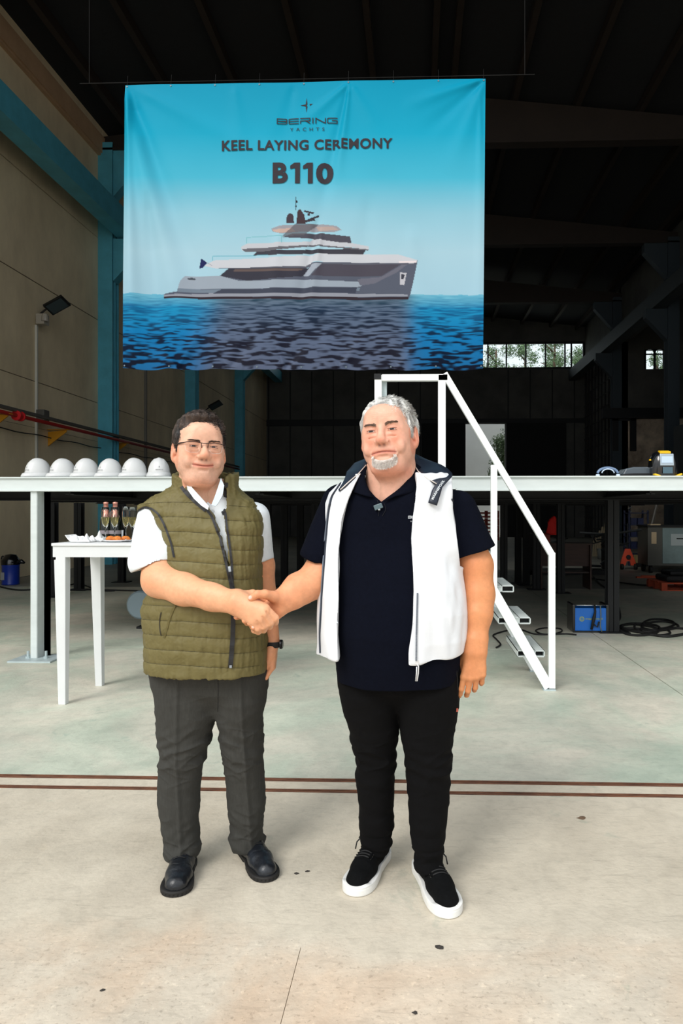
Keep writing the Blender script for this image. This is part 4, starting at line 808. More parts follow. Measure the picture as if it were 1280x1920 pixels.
# small debris on the concrete
rg = np.random.default_rng(11)
for px, py, s, lab in ((1091, 1534, .018, 'curled dry brown leaf on the concrete right of the men'), (824, 1777, .014, 'small dark clump of dirt in front of the sneakers'), (556, 1638, .008, 'dark fleck on the concrete beside the black shoe'), (576, 1634, .008, 'second dark fleck between the two men'), (192, 1857, .007, 'tiny dark chip on the concrete at lower left'), (778, 1899, .007, 'tiny dark chip at the bottom of the concrete')):
    g = G(px, py); v = []; 
    for j in range(3):
        for i in range(8): a = i*math.pi/4; rr_ = s*(1-.35*j)*rg.uniform(.6, 1.2); v.append((g[0]+rr_*math.cos(a)*1.3, g[1]+rr_*math.sin(a), .001+s*.22*j*rg.uniform(.5, 1.2)))
    tag(MB().add(v, [(j*8+i, j*8+(i+1) % 8, (j+1)*8+(i+1) % 8, (j+1)*8+i) for j in range(2) for i in range(8)]+[tuple(range(16, 24))]).build('leaf' if 'leaf' in lab else 'debris', M('dry_leaf', (96, 76, 58), .9) if 'leaf' in lab else M('dirt', (52, 48, 44), .9), None), lab, 'leaf' if 'leaf' in lab else 'debris')
# ================================================================ SOLID MODELLING (distance fields -> one continuous surface)
def smin(a, b, k):
    if k <= 0: return np.minimum(a, b)
    h = np.maximum(k-np.abs(a-b), 0)/k; return np.minimum(a, b)-h*h*k*.25
class F:
    def __init__(s, lo, hi, h):
        s.lo = np.array(lo, float); s.h = h; s.n = np.ceil((np.array(hi)-s.lo)/h).astype(int)+1
        s.D = np.full(s.n, 1., np.float32)
    def sl(s, lo, hi):
        a = np.clip(np.floor((np.array(lo)-s.lo)/s.h).astype(int), 0, s.n-1); b = np.clip(np.ceil((np.array(hi)-s.lo)/s.h).astype(int)+1, 1, s.n)
        ax = [(s.lo[i]+s.h*np.arange(a[i], b[i])).astype(np.float32) for i in range(3)]
        return tuple(slice(a[i], b[i]) for i in range(3)), ax[0][:, None, None], ax[1][None, :, None], ax[2][None, None, :]
    def op(s, pr, k=.01, mode=1):
        fn, lo, hi = pr; pad = k+3*s.h; S_, X, Y, Z = s.sl(np.array(lo)-pad, np.array(hi)+pad)
        if min(X.size, Y.size, Z.size) < 1: return s
        d = fn(X, Y, Z).astype(np.float32)
        s.D[S_] = smin(s.D[S_], d, k) if mode > 0 else -smin(-s.D[S_], d, k)
        return s
    def add(s, pr, k=.01): return s.op(pr, k, 1)
    def sub(s, pr, k=.004): return s.op(pr, k, -1)
    def cut(s, fn, k=.003):         # keep where fn<0
        S_, X, Y, Z = s.sl(s.lo, s.lo+s.h*s.n); s.D = -smin(-s.D, -(fn(X, Y, Z)+0*s.D).astype(np.float32), k); return s
    def mesh(s):
        D = s.D; D[0] = D[-1] = 1; D[:, 0] = D[:, -1] = 1; D[:, :, 0] = D[:, :, -1] = 1
        I = D < 0; c = np.zeros(np.array(D.shape)-1, np.uint8); n = D.shape
        for dx in (0, 1):
            for dy in (0, 1):
                for dz in (0, 1): c += I[dx:n[0]-1+dx, dy:n[1]-1+dy, dz:n[2]-1+dz]
        act = (c > 0) & (c < 8); ii, jj, kk = np.nonzero(act); idx = np.full(act.shape, -1, np.int32); idx[ii, jj, kk] = np.arange(len(ii))
        acc = np.zeros((len(ii), 3)); cnt = np.zeros(len(ii)); co = [(a, b, d) for a in (0, 1) for b in (0, 1) for d in (0, 1)]
        for a in co:
            for ax in range(3):
                if a[ax]: continue
                b = list(a); b[ax] = 1; va = D[ii+a[0], jj+a[1], kk+a[2]]; vb_ = D[ii+b[0], jj+b[1], kk+b[2]]; m_ = (va < 0) != (vb_ < 0)
                t = np.where(m_, va/np.where(m_, va-vb_, 1), 0); p = np.array(a, float)[None].repeat(len(ii), 0); p[:, ax] += t
                acc[m_] += p[m_]; cnt[m_] += 1
        v = s.lo+s.h*(np.stack([ii, jj, kk], 1)+acc/cnt[:, None]); fs = []
        for ax in range(3):
            sa = [slice(None)]*3; sb = [slice(None)]*3; sa[ax] = slice(0, -1); sb[ax] = slice(1, None)
            A = I[tuple(sa)]; B = I[tuple(sb)]; e = A != B; o1, o2 = [(1, 2), (2, 0), (0, 1)][ax]
            q = np.array(np.nonzero(e)); ok = (q[o1] > 0) & (q[o2] > 0) & (q[o1] < n[o1]-1) & (q[o2] < n[o2]-1); q = q[:, ok]; ins = A[tuple(q)]
            def cell(d1, d2): r = q.copy(); r[o1] -= d1; r[o2] -= d2; return idx[tuple(r)]
            f = np.stack([cell(1, 1), cell(0, 1), cell(0, 0), cell(1, 0)], 1); f[~ins] = f[~ins][:, ::-1]; fs.append(f)
        f = np.concatenate(fs); f = f[(f >= 0).all(1)]; return v, f
def rc(p0, p1, r0, r1=None, asp=None):      # round cone
    p0 = np.array(p0, float); p1 = np.array(p1, float); r1 = r0 if r1 is None else r1; d = p1-p0; L2 = max(float(d@d), 1e-9)
    def fn(X, Y, Z):
        a, b, c = X-p0[0], Y-p0[1], Z-p0[2]; t = np.clip((a*d[0]+b*d[1]+c*d[2])/L2, 0, 1)
        return np.sqrt((a-t*d[0])**2+(b-t*d[1])**2+(c-t*d[2])**2)-(r0+(r1-r0)*t)
    m_ = max(r0, r1); return fn, np.minimum(p0, p1)-m_, np.maximum(p0, p1)+m_
def el(c, r, R=None):
    c = np.array(c, float); r = np.array(r, float); R_ = np.array(R) if R is not None else None
    def fn(X, Y, Z):
        a, b, d = X-c[0], Y-c[1], Z-c[2]
        if R_ is not None: a, b, d = R_[0, 0]*a+R_[1, 0]*b+R_[2, 0]*d, R_[0, 1]*a+R_[1, 1]*b+R_[2, 1]*d, R_[0, 2]*a+R_[1, 2]*b+R_[2, 2]*d
        k0 = np.sqrt((a/r[0])**2+(b/r[1])**2+(d/r[2])**2); k1 = np.sqrt((a/r[0]**2)**2+(b/r[1]**2)**2+(d/r[2]**2)**2)+1e-9
        return k0*(k0-1)/k1
    m_ = r.max() if R is not None else r; return fn, c-m_, c+m_
def gc(rows, n=2.3):    # rows: z, xl, xr, yf, yb  -> generalised cylinder
    a = np.array(sorted(rows), float); z, xl, xr, yf, yb = a.T
    def fn(X, Y, Z):
        zz = Z; L_, R_, f_, b_ = [np.interp(zz, z, q) for q in (xl, xr, yf, yb)]
        cx_, ax_, cy_, ay_ = (L_+R_)/2, (R_-L_)/2, (f_+b_)/2, (b_-f_)/2
        rho = (np.abs((X-cx_)/ax_)**n+np.abs((Y-cy_)/ay_)**n)**(1/n)
        d = (rho-1)*np.minimum(ax_, ay_)
        return np.maximum(d, np.maximum(zz-z[-1], z[0]-zz))
    return fn, (xl.min(), yf.min(), z[0]), (xr.max(), yb.max(), z[-1])
def polyprism(pts, y0, y1):   # pts in (x,z)
    pts = np.array(pts, float)
    def fn(X, Y, Z):
        x = X[:, 0, 0][:, None]; z = Z[0, 0, :][None]; d = np.full((x.shape[0], z.shape[1]), 1e9); ins = np.zeros(d.shape, bool); n = len(pts)
        for i in range(n):
            a, b = pts[i], pts[(i+1) % n]; e = b-a; wx, wz = x-a[0], z-a[1]; t = np.clip((wx*e[0]+wz*e[1])/(e@e+1e-12), 0, 1)
            d = np.minimum(d, (wx-t*e[0])**2+(wz-t*e[1])**2)
            if a[1] != b[1]: ins ^= ((a[1] > z) != (b[1] > z)) & (x < (b[0]-a[0])*(z-a[1])/(b[1]-a[1])+a[0])
        d = np.sqrt(d); d = np.where(ins, -d, d)[:, None, :]
        return np.maximum(d, np.maximum(Y-y1, y0-Y)+0*d)
    return fn, (pts[:, 0].min(), y0, pts[:, 1].min()), (pts[:, 0].max(), y1, pts[:, 1].max())
def chain(fl, pts, rs, k=.008, kj=None):
    tmp = []
    for i in range(len(pts)-1): fl.add(rc(pts[i], pts[i+1], rs[i], rs[i+1]), k)
def normals(v, f):
    n = np.zeros_like(v); a = np.cross(v[f[:, 2]]-v[f[:, 0]], v[f[:, 3]]-v[f[:, 1]])
    for i in range(4): np.add.at(n, f[:, i], a)
    return n/(np.linalg.norm(n, axis=1)[:, None]+1e-12)
def relax(v, f, it=1, lam=.5):
    for _ in range(it):
        s_ = np.zeros_like(v); c_ = np.zeros(len(v))
        for a, b in ((0, 1), (1, 2), (2, 3), (3, 0)):
            np.add.at(s_, f[:, a], v[f[:, b]]); np.add.at(s_, f[:, b], v[f[:, a]]); np.add.at(c_, f[:, a], 1); np.add.at(c_, f[:, b], 1)
        v = v+lam*(s_/c_[:, None]-v)
    return v
def gauss(x, s): return np.exp(-(x/s)**2)
def bvh(v, f): return BVHTree.FromPolygons([tuple(a) for a in v], [tuple(int(i) for i in q) for q in f])
def drape(pxs, tree, off=.002, sub=4, fallback=None):
    pts = []; q = []
    for i in range(len(pxs)-1):
        for t in np.linspace(0, 1, sub, endpoint=False): q.append((pxs[i][0]+(pxs[i+1][0]-pxs[i][0])*t, pxs[i][1]+(pxs[i+1][1]-pxs[i][1])*t))
    q.append(pxs[-1])
    for px, py in q:
        d = ray(px, py); d = d/np.linalg.norm(d); h = tree.ray_cast(Vector(CAM), Vector(d))
        if h[0] is not None: pts.append(np.array(h[0])-d*off)
        elif fallback is not None: pts.append(P(px, py, fallback))
    return pts
def strip(pts, w, th=.002):         # ribbon facing the viewer side of the surface it lies on
    pts = [np.array(p) for p in pts]; v = []; f = []
    for i, p in enumerate(pts):
        d = pts[min(i+1, len(pts)-1)]-pts[max(i-1, 0)]; d /= np.linalg.norm(d)+1e-9; vw = p-CAM; vw /= np.linalg.norm(vw); s_ = np.cross(d, vw); s_ /= np.linalg.norm(s_)+1e-9
        for a, b in ((-1, 0), (1, 0), (1, 1), (-1, 1)): v.append(p+s_*a*w/2-vw*b*th)
    for i in range(len(pts)-1):
        for k in range(4): f.append((i*4+k, i*4+(k+1) % 4, i*4+4+(k+1) % 4, i*4+4+k))
    return MB().add(v, f+[(0, 1, 2, 3), ((len(pts)-1)*4+3, (len(pts)-1)*4+2, (len(pts)-1)*4+1, (len(pts)-1)*4)])
skinm = M('skin', (255, 255, 255), .48, attr=True, var=.05, scale=70, sub=.12, bump=.12, bscale=260, spec=.35)
hairm = M('hair', (255, 255, 255), .55, attr=True, var=.16, scale=60, stretch=(1, 1, .35), bump=.6, bscale=300)
# ---------------------------------------------------------------- heads (local: face towards -y, z up, metres)
def head_mesh(p):
    f = F((-.125, -.15, -.22), (.125, .15, .16), .0019); J = p.get('jowl', 1.); W = p.get('w', 1.)
    cz, rz_ = p.get('cz', (.040, .084)); e_ = p.get('ex', .034); f.add(el((0, .018, cz), (.077*W, .096, rz_))); f.add(el((0, -.030, cz-.010), (.066*W, .062, rz_-.012)), .03)
    f.add(el((0, -.030, -.035), (.062*W*J, .066, .070)), .03)
    for s in (-1, 1):
        f.add(rc((s*.048*J, .012, -.050), (s*.030*J, -.050, -.088), .030, .026), .03)
        f.add(el((s*.040*W, -.062, -.026), (.028, .026, .026)), .022)
        f.add(el((s*.050*W*J, -.030, -.055), (.026*J, .040, .034)), .025)
        f.add(rc((s*.052, -.070, .006), (s*.060, -.040, -.008), .014, .018), .02)
    f.add(el((0, -.078, -.093), (.026, .022, .021)), .025)
    if p.get('dbl'): f.add(el((0, -.040, -.112), (.056*J, .052, .030)), .02)
    f.add(rc((-.040, -.079, .019), (.040, -.079, .019), .013, .013), .014)
    f.add(el((0, -.060, .048), (.052, .038, min(.035, rz_*.42))), .03)
    for s in (-1, 1): f.sub(el((s*e_, -.101, .000), (.0200, .013, .0130)), .012)
    # nose
    nl = p.get('nose', 1.)
    f.add(rc((0, -.090, .012), (0, -.112*1., -.026), .0075, .0115*nl), .010); f.add(el((0, -.112, -.032), (.0135*nl, .013, .0115)), .008)
    for s in (-1, 1): f.add(el((s*.0145*nl, -.100, -.0355), (.0085, .011, .0085)), .006)
    for s in (-1, 1): f.sub(el((s*.0075, -.108, -.0455), (.0042, .0055, .004)), .003)
    # eyelids, eye slit
    op_ = p.get('open', .0032)
    for s in (-1, 1):
        f.add(el((s*e_, -.0785, .000), (.0200, .0175, .0150)), .005)
        f.sub(el((s*e_, -.0965, .0005), (.0150, .0110, op_)), .0012)
        cr_ = [(s*e_+dx_, -.0965+14*dx_*dx_, .0080-16*dx_*dx_) for dx_ in np.linspace(-.0145, .0145, 6)]
        for a, b in zip(cr_[:-1], cr_[1:]): f.sub(rc(a, b, .0014), .003)                       # lid crease
        cr_ = [(s*e_+dx_, -.0945+12*dx_*dx_, -.0078+10*dx_*dx_) for dx_ in np.linspace(-.0145, .0145, 6)]
        for a, b in zip(cr_[:-1], cr_[1:]): f.sub(rc(a, b, .0009), .003)
        f.sub(rc((s*(e_+.0155), -.082, .0005), (s*(e_+.0215), -.074, -.0015), .0011), .003)
        for a_ in np.linspace(.25, .75, 4): pass
        f.add(rc((s*.024, -.090, -.0140), (s*.043, -.084, -.0135), .0046, .0046), .008)            # bag
        f.sub(rc((s*.020, -.0975, -.0200), (s*.043, -.0880, -.0205), .0005), .006)
    # mouth
    mw = p.get('mw', .026); cu = p.get('curve', .004); mz = -.0655
    mp = [(x, -.100+ .014*(x/mw)**2, mz+cu*(abs(x)/mw)**1.6) for x in np.linspace(-mw, mw, 9)]
    f.add(el((0, -.083, -.062), (.034, .022, .026)), .014)
    for a, b in zip(mp[:-1], mp[1:]):
        a = np.array(a); b = np.array(b); t = 1-((a[0]+b[0])/2/mw)**2
        f.add(rc(a+[0, .0035, .0045], b+[0, .0035, .0045], .0038+.0014*t), .004); f.add(rc(a+[0, .0030, -.0058], b+[0, .0030, -.0058], .0044+.0022*t), .004)
    for a, b in zip(mp[:-1], mp[1:]): a = np.array(a); b = np.array(b); f.sub(rc(a+[0, -.0035, 0], b+[0, -.0035, 0], .0021), .0022)
    f.sub(rc((-.012, -.1015, -.080), (.012, -.1015, -.080), .003), .008)
    for s in (-1, 1):   # smile folds
        q = [(s*.018, -.104, -.034), (s*.029, -.098, -.048), (s*(mw+.008), -.089, -.066), (s*(mw+.007), -.084, -.080)]
        for a, b in zip(q[:-1], q[1:]): f.sub(rc(a, b, .0016), .006)
        f.add(el((s*(mw+.014), -.078, -.052), (.013, .013, .018)), .010)
        f.sub(rc((s*.048, -.083, -.004), (s*.058, -.070, -.010), .0012), .004)
    # ears
    for s in (-1, 1):
        R = np.array(Euler((math.radians(-8), 0, math.radians(s*22))).to_matrix())
        f.add(el((s*.083*W, .010, -.016), (.011, .019, .034), R), .006); f.sub(el((s*.092*W, .002, -.012), (.007, .011, .021), R), .004)
        f.add(el((s*.080*W, .002, -.044), (.008, .010, .011)), .006); f.add(el((s*.078*W, -.007, -.016), (.006, .006, .010)), .005)
    # neck
    nk = p.get('neck', .060)
    f.add(rc((0, .022, -.045), (p.get('nx', 0), .045, -.20), nk, nk*1.10), .022)
    f.add(el((0, .045, -.215), (nk*1.15, nk*1.0, .05)), .04)
    v, q = f.mesh(); v = relax(v, q, 1, .35)
    # paint
    x, y, z = v.T; ax = np.abs(x); col = np.tile(L(p['skin']), (len(v), 1)); rd = L(p['red'])
    def mixc(m_, c): 
        nonlocal col; m_ = np.clip(m_, 0, 1)[:, None]; col = col*(1-m_)+np.array(c)*m_
    mixc(.45*gauss(ax-.042, .022)*gauss(z+.028, .022)*(y < -.03), rd); mixc(.45*gauss(ax, .014)*gauss(z+.030, .018)*(y < -.1), rd); mixc(.4*(ax > .078), rd)
    mixc(.35*gauss(z+.125, .02)*(y < 0), rd)
    mz_ = mz+cu*(ax/mw)**1.6
    lip = gauss((z-mz_), .0075)*(ax < mw*.97)*(y < -.083); mixc(.75*lip, L(p['lip'])); mixc(.8*gauss(z-mz_, .0016)*(ax < mw*1.04)*(y < -.08), L((110, 52, 44)))
    mixc(.5*gauss(ax-e_, .02)*gauss(z-.004, .010)*(y < -.07), L(p['lid'])); mixc(.75*gauss(np.abs(z-.0005)-op_, .0011)*(np.abs(ax-e_) < .0155)*(y < -.084), L((70, 40, 30)))
    mixc(.7*gauss(np.abs(np.abs(x)-.0075), .0045)*gauss(z+.0455, .004)*(y < -.1), L((90, 40, 32)))
    sb = p.get('stub', 0)
    if sb: mixc(sb*((z < -.040) & (z > -.125))*np.clip((-.02-y)/.03, 0, 1)*(1-np.clip(lip, 0, 1))*(.6+.8*(vnoise(v, 600)-.5))*np.clip((-z-.040+.2*np.clip(.03-ax, 0, .03))/.02, 0, 1), L((150, 128, 118)))
    col *= (1+.10*(vnoise(v, 120)-.5)+.08*(vnoise(v, 40, 3)-.5))[:, None]
    if p.get('wr'):
        n_ = normals(v, q); fh = (z > .035)*(z < .085)*(y < -.04); v = v-n_*(fh*.0005*(np.sin((z+.05*x*x*20+.002*np.sin(x*60))*2*math.pi/.0125)**2)*gauss(ax, .045))[:, None]
    return v, q, col
def hair_mesh(p):
    f = F((-.13, -.15, -.10), (.13, .16, .17), .0021); W = p.get('w', 1.); t = p.get('ht', .012); cen = p.get('hfront', (0, -.125, -.002)); rr_ = p.get('hr', (.068, .085, .088))
    cz, rz_ = p.get('cz', (.040, .084)); f.add(el((0, .020, cz+.002), (.078*W+t*.75, .098+t, rz_+t*1.2))); f.add(el((0, .045, -.01), (.068*W+t*.6, .070+t*.5, .07)), .03)
    for s in (-1, 1): f.add(rc((s*.0765*W, -.016, .045), (s*.0765*W, -.018, p.get('burn', -.006)), .010, .005), .012)
    if p.get('quiff'): f.add(el((-.008, -.050, cz+rz_-.012), (.046, .036, .022)), .02)
    f.sub(el(cen, rr_), .004); f.sub(el((0, -.12, -.06), (.085, .085, .075)), .004)
    f.cut(lambda X, Y, Z: -(Z+.055+.0*X)); 
    for s in (-1, 1): f.sub(el((s*.088*W, .010, -.018), (.024, .025, .036)), .003)
    f.cut(lambda X, Y, Z: np.minimum(-(Z+.012), -(Y-.018)) if False else np.where(Y < .02, -(Z-p.get('burn', -.006)+.004), -1.)+0*X)
    v, q = f.mesh(); n_ = normals(v, q); x, y, z = v.T
    an = np.arctan2(x, y+.02); comb = p.get('comb', 0.)
    u = x*comb+y*(1-abs(comb)) ; st_ = vnoise(np.stack([x*(260 if abs(comb) < .5 else 60), y*(60 if abs(comb) < .5 else 260), z*70], 1), 1., 5)-.5
    cl = vnoise(v, 55, 8)-.5; cl2 = vnoise(v, 120, 9)-.5; a_ = p.get('rough', .006)
    sw = vnoise(np.stack([(x*.9+y*.5)*150, (y*.4-x*.3)*30, z*40], 1), 1., 12)-.5; v = v+n_*(st_*a_*.5+cl*a_*1.2+sw*a_*1.3)[:, None]
    c0, c1 = L(p['hair0']), L(p['hair1']); m_ = np.clip(.5+(st_*.7+cl*.6+sw*1.2)*1.4, 0, 1)[:, None]; col = c0*(1-m_)+c1*m_
    if p.get('fade') is not None: m2 = np.clip((.03-z)/.05, 0, 1)[:, None]*.8; col = col*(1-m2)+L(p['fade'])*m2
    return v, q, col
def fuzz(v, q, col, n, ln, rng_, dirf, wd=.0006, sel=None):   # single short hairs standing on a hair surface
    nn = normals(v, q); ok = np.nonzero(sel(v[q[:, 0]], nn[q[:, 0]]))[0]; ids = rng_.choice(ok, n); vs_ = []; fs = []; cs = []
    for i in ids:
        a = v[q[i, 0]]; nv = nn[q[i, 0]]; d = dirf(a, nv); d = d+rng_.normal(size=3)*.16; d /= np.linalg.norm(d); l_ = ln*rng_.uniform(.5, 1.2); s_ = np.cross(d, nv); s_ /= np.linalg.norm(s_)+1e-6; k = len(vs_)
        m_ = a+d*l_*.55+nv*l_*.05; e = a+d*l_*1.0-nv*l_*.12
        vs_ += [a-nv*.001-s_*wd, a-nv*.001+s_*wd, m_+s_*wd*.8, m_-s_*wd*.8, e+s_*wd*.15, e-s_*wd*.15]; fs += [(k, k+1, k+2, k+3), (k+3, k+2, k+4, k+5)]
        c_ = col[q[i, 0]]*rng_.uniform(.75, 1.35); cs += [c_]*6
    return np.array(vs_), np.array(fs), np.array(cs)
def place_head(p, par):
    Mx = Matrix.Translation(tuple(p['pos'])) @ Euler((math.radians(p['pitch']), math.radians(p['roll']), math.radians(p['yaw'])), 'ZYX').to_matrix().to_4x4() @ Matrix.Diagonal((p['sx'], p['sy'], p['sz'], 1))
    A = np.array(Mx); tr = lambda v: np.asarray(v) @ A[:3, :3].T + A[:3, 3]
    v, q, c = head_mesh(p); out = dict(v=tr(v), q=q, c=c, tr=tr)
    hv_, hq, hc = hair_mesh(p); rg = np.random.default_rng(3)
    fv, ff, fc = fuzz(hv_, hq, hc, p.get('nf', 5000), p.get('fl', .014), rg, p['hdir'], sel=lambda a, n_: ((a[:, 0]/(.078*p.get('w', 1.)))**2+((a[:, 1]-.02)/.098)**2+((a[:, 2]-p.get('cz', (.04, .084))[0])/p.get('cz', (.04, .084))[1])**2 > 1.06) & (((a-np.array([0, .02, .03]))*n_).sum(1) > .045))
    ho = mk('hair', np.concatenate([tr(hv_), tr(fv)]), np.concatenate([hq, ff+len(hv_)]), hairm, par, True, col=np.concatenate([hc, fc]))
    # eyeballs with iris
    for s in (-1, 1):
        n = 16; v = []; f = []; cc = []
        for i in range(n+1):
            th = math.pi*i/n
            for k in range(20): a = 2*math.pi*k/20; v.append((s*p.get('ex', .034)+.0150*math.sin(th)*math.cos(a), -.0785-.0150*math.cos(th), .0150*math.sin(th)*math.sin(a))); cc.append(L((18, 10, 8)) if th < .2 else (L(p['iris']) if th < .42 else L((206, 190, 180))))
        for i in range(n):
            for k in range(20): f.append((i*20+k, i*20+(k+1) % 20, (i+1)*20+(k+1) % 20, (i+1)*20+k))
        mk('eyeball', tr(v), f, M('eye', (255, 255, 255), .15, attr=True), par, True, col=np.array(cc))
    T_ = bvh(v := out['v'], q)
    # eyebrows
    for s in (-1, 1):
        B = p['brow'][0 if s < 0 else 1]; vs_ = []; fs = []; cs = []
        for i in range(420):
            t = rg.uniform(0, 1); X = s*(.014+.036*t); Z = .0165+B[0]*math.sin(t*math.pi*.75)+B[1]*t+rg.normal()*B[2]*(1-.55*t)
            a = tr([(X, -.2, Z)])[0]; d = tr([(X, 0, Z)])[0]-a; d /= np.linalg.norm(d); h = T_.ray_cast(Vector(a), Vector(d))
            if h[0] is None: continue
            h0 = np.array(h[0])-d*.0008; dr = tr([(X+s*.007, -.2, Z+.0025-.004*t)])[0]-a; dr = dr/np.linalg.norm(dr)*.0075; w_ = np.cross(dr, d); w_ = w_/np.linalg.norm(w_)*.0006; k = len(vs_)
            vs_ += [h0-w_, h0+w_, h0+dr*.6-d*.0012+w_, h0+dr*1.-d*.0004]; fs.append((k, k+1, k+2, k+3)); cs += [L(p['browc'])*rg.uniform(.6, 1.5)]*4
        mk('eyebrow', vs_, fs, hairm, par, col=np.array(cs))
    out['tree'] = T_; return out
# ---------------------------------------------------------------- generic helpers for bodies
def rowsP(rows, yf, yb, Y, dx=0.):     # pixel silhouette rows -> generalised cylinder rows (x edges taken at the body plane)
    r = []
    for a in rows:
        py, l_, r_ = a[:3]; Yc = Y(py) if callable(Y) else Y; A = P(l_, py, Yc); B = P(r_, py, Yc); f_ = yf(py) if callable(yf) else yf; b_ = yb(py) if callable(yb) else yb
        r.append((A[2], A[0], B[0], Yc-f_, Yc+b_))
    return r
def ip(xs, ys): return lambda v: float(np.interp(v, xs, ys))
def hand(fl, wr, u, n, v, curls, s=1., spread=.06, thumb=None, k=.006):
    """wr wrist, u towards the fingers, v towards the thumb side, n palm normal (side the fingers curl to)"""
    wr, u, n, v = [np.array(a, float) for a in (wr, u, n, v)]; u /= np.linalg.norm(u); v = v-u*(v@u); v /= np.linalg.norm(v); nn = np.cross(u, v); n = nn*np.sign(nn@n)
    mc = [(.092, .030), (.094, .009), (.088, -.012), (.078, -.031)]; ln = [(.045, .027, .022), (.050, .031, .023), (.046, .029, .023), (.036, .022, .020)]; rd = [(.0105, .0092, .0082), (.0108, .0095, .0084), (.0102, .009, .008), (.0092, .0082, .0073)]
    for (a, b) in mc: fl.add(rc(wr+u*.012*s+v*b*.55*s, wr+u*a*s+v*b*s, .0165*s, .0122*s), .014)
    fl.add(rc(wr+u*.03*s+v*.024*s+n*.008*s, wr+u*.055*s+v*.02*s+n*.006*s, .016*s, .014*s), .012); fl.add(rc(wr+u*.02*s-v*.02*s+n*.006*s, wr+u*.06*s-v*.026*s+n*.004*s, .014*s, .013*s), .012)
    for i in range(4):
        p = wr+u*mc[i][0]*s+v*mc[i][1]*s; d0 = u+v*spread*(1.5-i); c = 0
        for j in range(3):
            c += curls[i][j]; d = d0*math.cos(c)+n*math.sin(c); d /= np.linalg.norm(d); e = p+d*ln[i][j]*s; r0 = (rd[i][j])*s; r1 = (rd[i][min(j+1, 2)])*s*(.93 if j == 2 else 1)
            fl.add(rc(p, e, r0, r1), .0045 if j else .006); p = e
    th = thumb or [(.022, .028, .010), (.048, .044, .020), (.078, .048, .024), (.100, .044, .026)]
    q = [wr+u*a*s+v*b*s+n*c_*s for a, b, c_ in th]; fl.add(rc(q[0], q[1], .016*s, .014*s), .010); fl.add(rc(q[1], q[2], .0128*s, .0108*s), .005); fl.add(rc(q[2], q[3], .0108*s, .0090*s), .004)
def shoe(par, heel, toe, Ls, Wd, kind):
    heel = np.array(heel, float); toe = np.array(toe, float); d = toe-heel; d[2] = 0; Lr = np.linalg.norm(d); d /= Lr; s_ = Lr/.30; side = np.array([-d[1], d[0], 0]); A = np.stack([d, side, [0, 0, 1]], 1)
    tr = lambda v: np.asarray(v)*[s_, Wd, 1] @ A.T + [heel[0], heel[1], 0]
    up = F((-.02, -.075, .0), (.32, .075, .17), .0026); sn = kind == 'sneaker'; z0 = .030 if sn else .019
    up.add(rc((.048, 0, z0+.018), (.10, 0, z0+.02), .036, .037)); up.add(rc((.10, 0, z0+.022), (.19, .003, z0+.014), .038, .038), .02); up.add(rc((.19, .003, z0+.012), (.250, .004, z0+.006), .041, .036), .02)
    up.add(rc((.11, 0, z0+.045), (.19, .002, z0+.022), .030, .026), .02); up.add(gc([(z0+.02, .008, .125, -.036, .036), (z0+.055, .010, .115, -.037, .037), (z0+.085, .012, .112, -.038, .038)], 2.2), .015)
    if sn: up.add(rc((.135, 0, z0+.062), (.098, 0, z0+.092), .022, .020), .012)
    up.cut(lambda X, Y, Z: z0-.004-Z, .002)
    v, q = up.mesh(); v = relax(v, q, 2); n_ = normals(v, q); x, y, z = v.T
    if sn:
        v = v+n_*(.0012*(((x > .205)*1.)+(x < .05)*1.)+.0006*vnoise(v, 300))[:, None]
    else: v = v+n_*(-.0018*gauss(x-.200+.6*np.abs(y), .004)*(z > z0+.02)-.0018*gauss(x-.085+.0*y, .003)*(z < z0+.07)+.0014*(vnoise(v, 70)-.5))[:, None]
    so_ = mk('shoe', tr(v), q, M('black_suede', (9, 10, 11), .9, spec=.12, var=.25, scale=80, bump=.5, bscale=500) if sn else M('black_leather', (20, 23, 28), .34, col2=(44, 50, 58), scale=14, bump=.25, bscale=120, thr=(.5, .8)), par, True)
    sl_ = F((-.04, -.08, -.01), (.35, .08, .07), .0026); ht_ = .032 if sn else .021; g = .005 if sn else .002
    for a, b, r in ((.04, 0, .040), (.10, .0, .037), (.16, .001, .040), (.21, .002, .045), (.252, .004, .040)):
        r += g; sl_.add((lambda a, b, r: (lambda X, Y, Z: np.maximum(np.sqrt((X-a)**2+(Y-b)**2)-r, np.abs(Z-ht_/2)-ht_/2+.003)-.003 if True else 0))(a, b, r) and ((lambda X, Y, Z, a=a, b=b, r=r: np.maximum(np.sqrt((X-a)**2+(Y-b)**2)-r, np.abs(Z-ht_/2)-ht_/2)), (a-r, b-r, 0), (a+r, b+r, ht_)), .045)
    sl_.cut(lambda X, Y, Z: np.maximum(Z-ht_-(.012*np.clip((X-.25)/.04, 0, 1)+.012*np.clip((.06-X)/.06, 0, 1) if sn else 0), -Z), .004)
    if not sn: sl_.sub(((lambda X, Y, Z: np.maximum(np.maximum(.115-X, X-.165)+0*Y, Z-.010)), (.11, -.08, -.01), (.17, .08, .01)), .003)
    v, q = sl_.mesh(); v = relax(v, q, 1); 
    if not sn: n_ = normals(v, q); v = v-n_*(.003*(np.sin(np.arctan2(v[:, 1], v[:, 0]-.14)*70) > .3)*(v[:, 2] < .012)*(np.abs(n_[:, 2]) < .6))[:, None]
    else: n_ = normals(v, q); v = v-n_*(.0012*gauss(v[:, 2]-.027, .002)*(np.abs(n_[:, 2]) < .6))[:, None]
    mk('sole', tr(v), q, M('white_rubber', (226, 226, 222), .5, var=.04, scale=20) if sn else M('black_sole', (24, 22, 21), .7, var=.3, scale=30), so_, True)
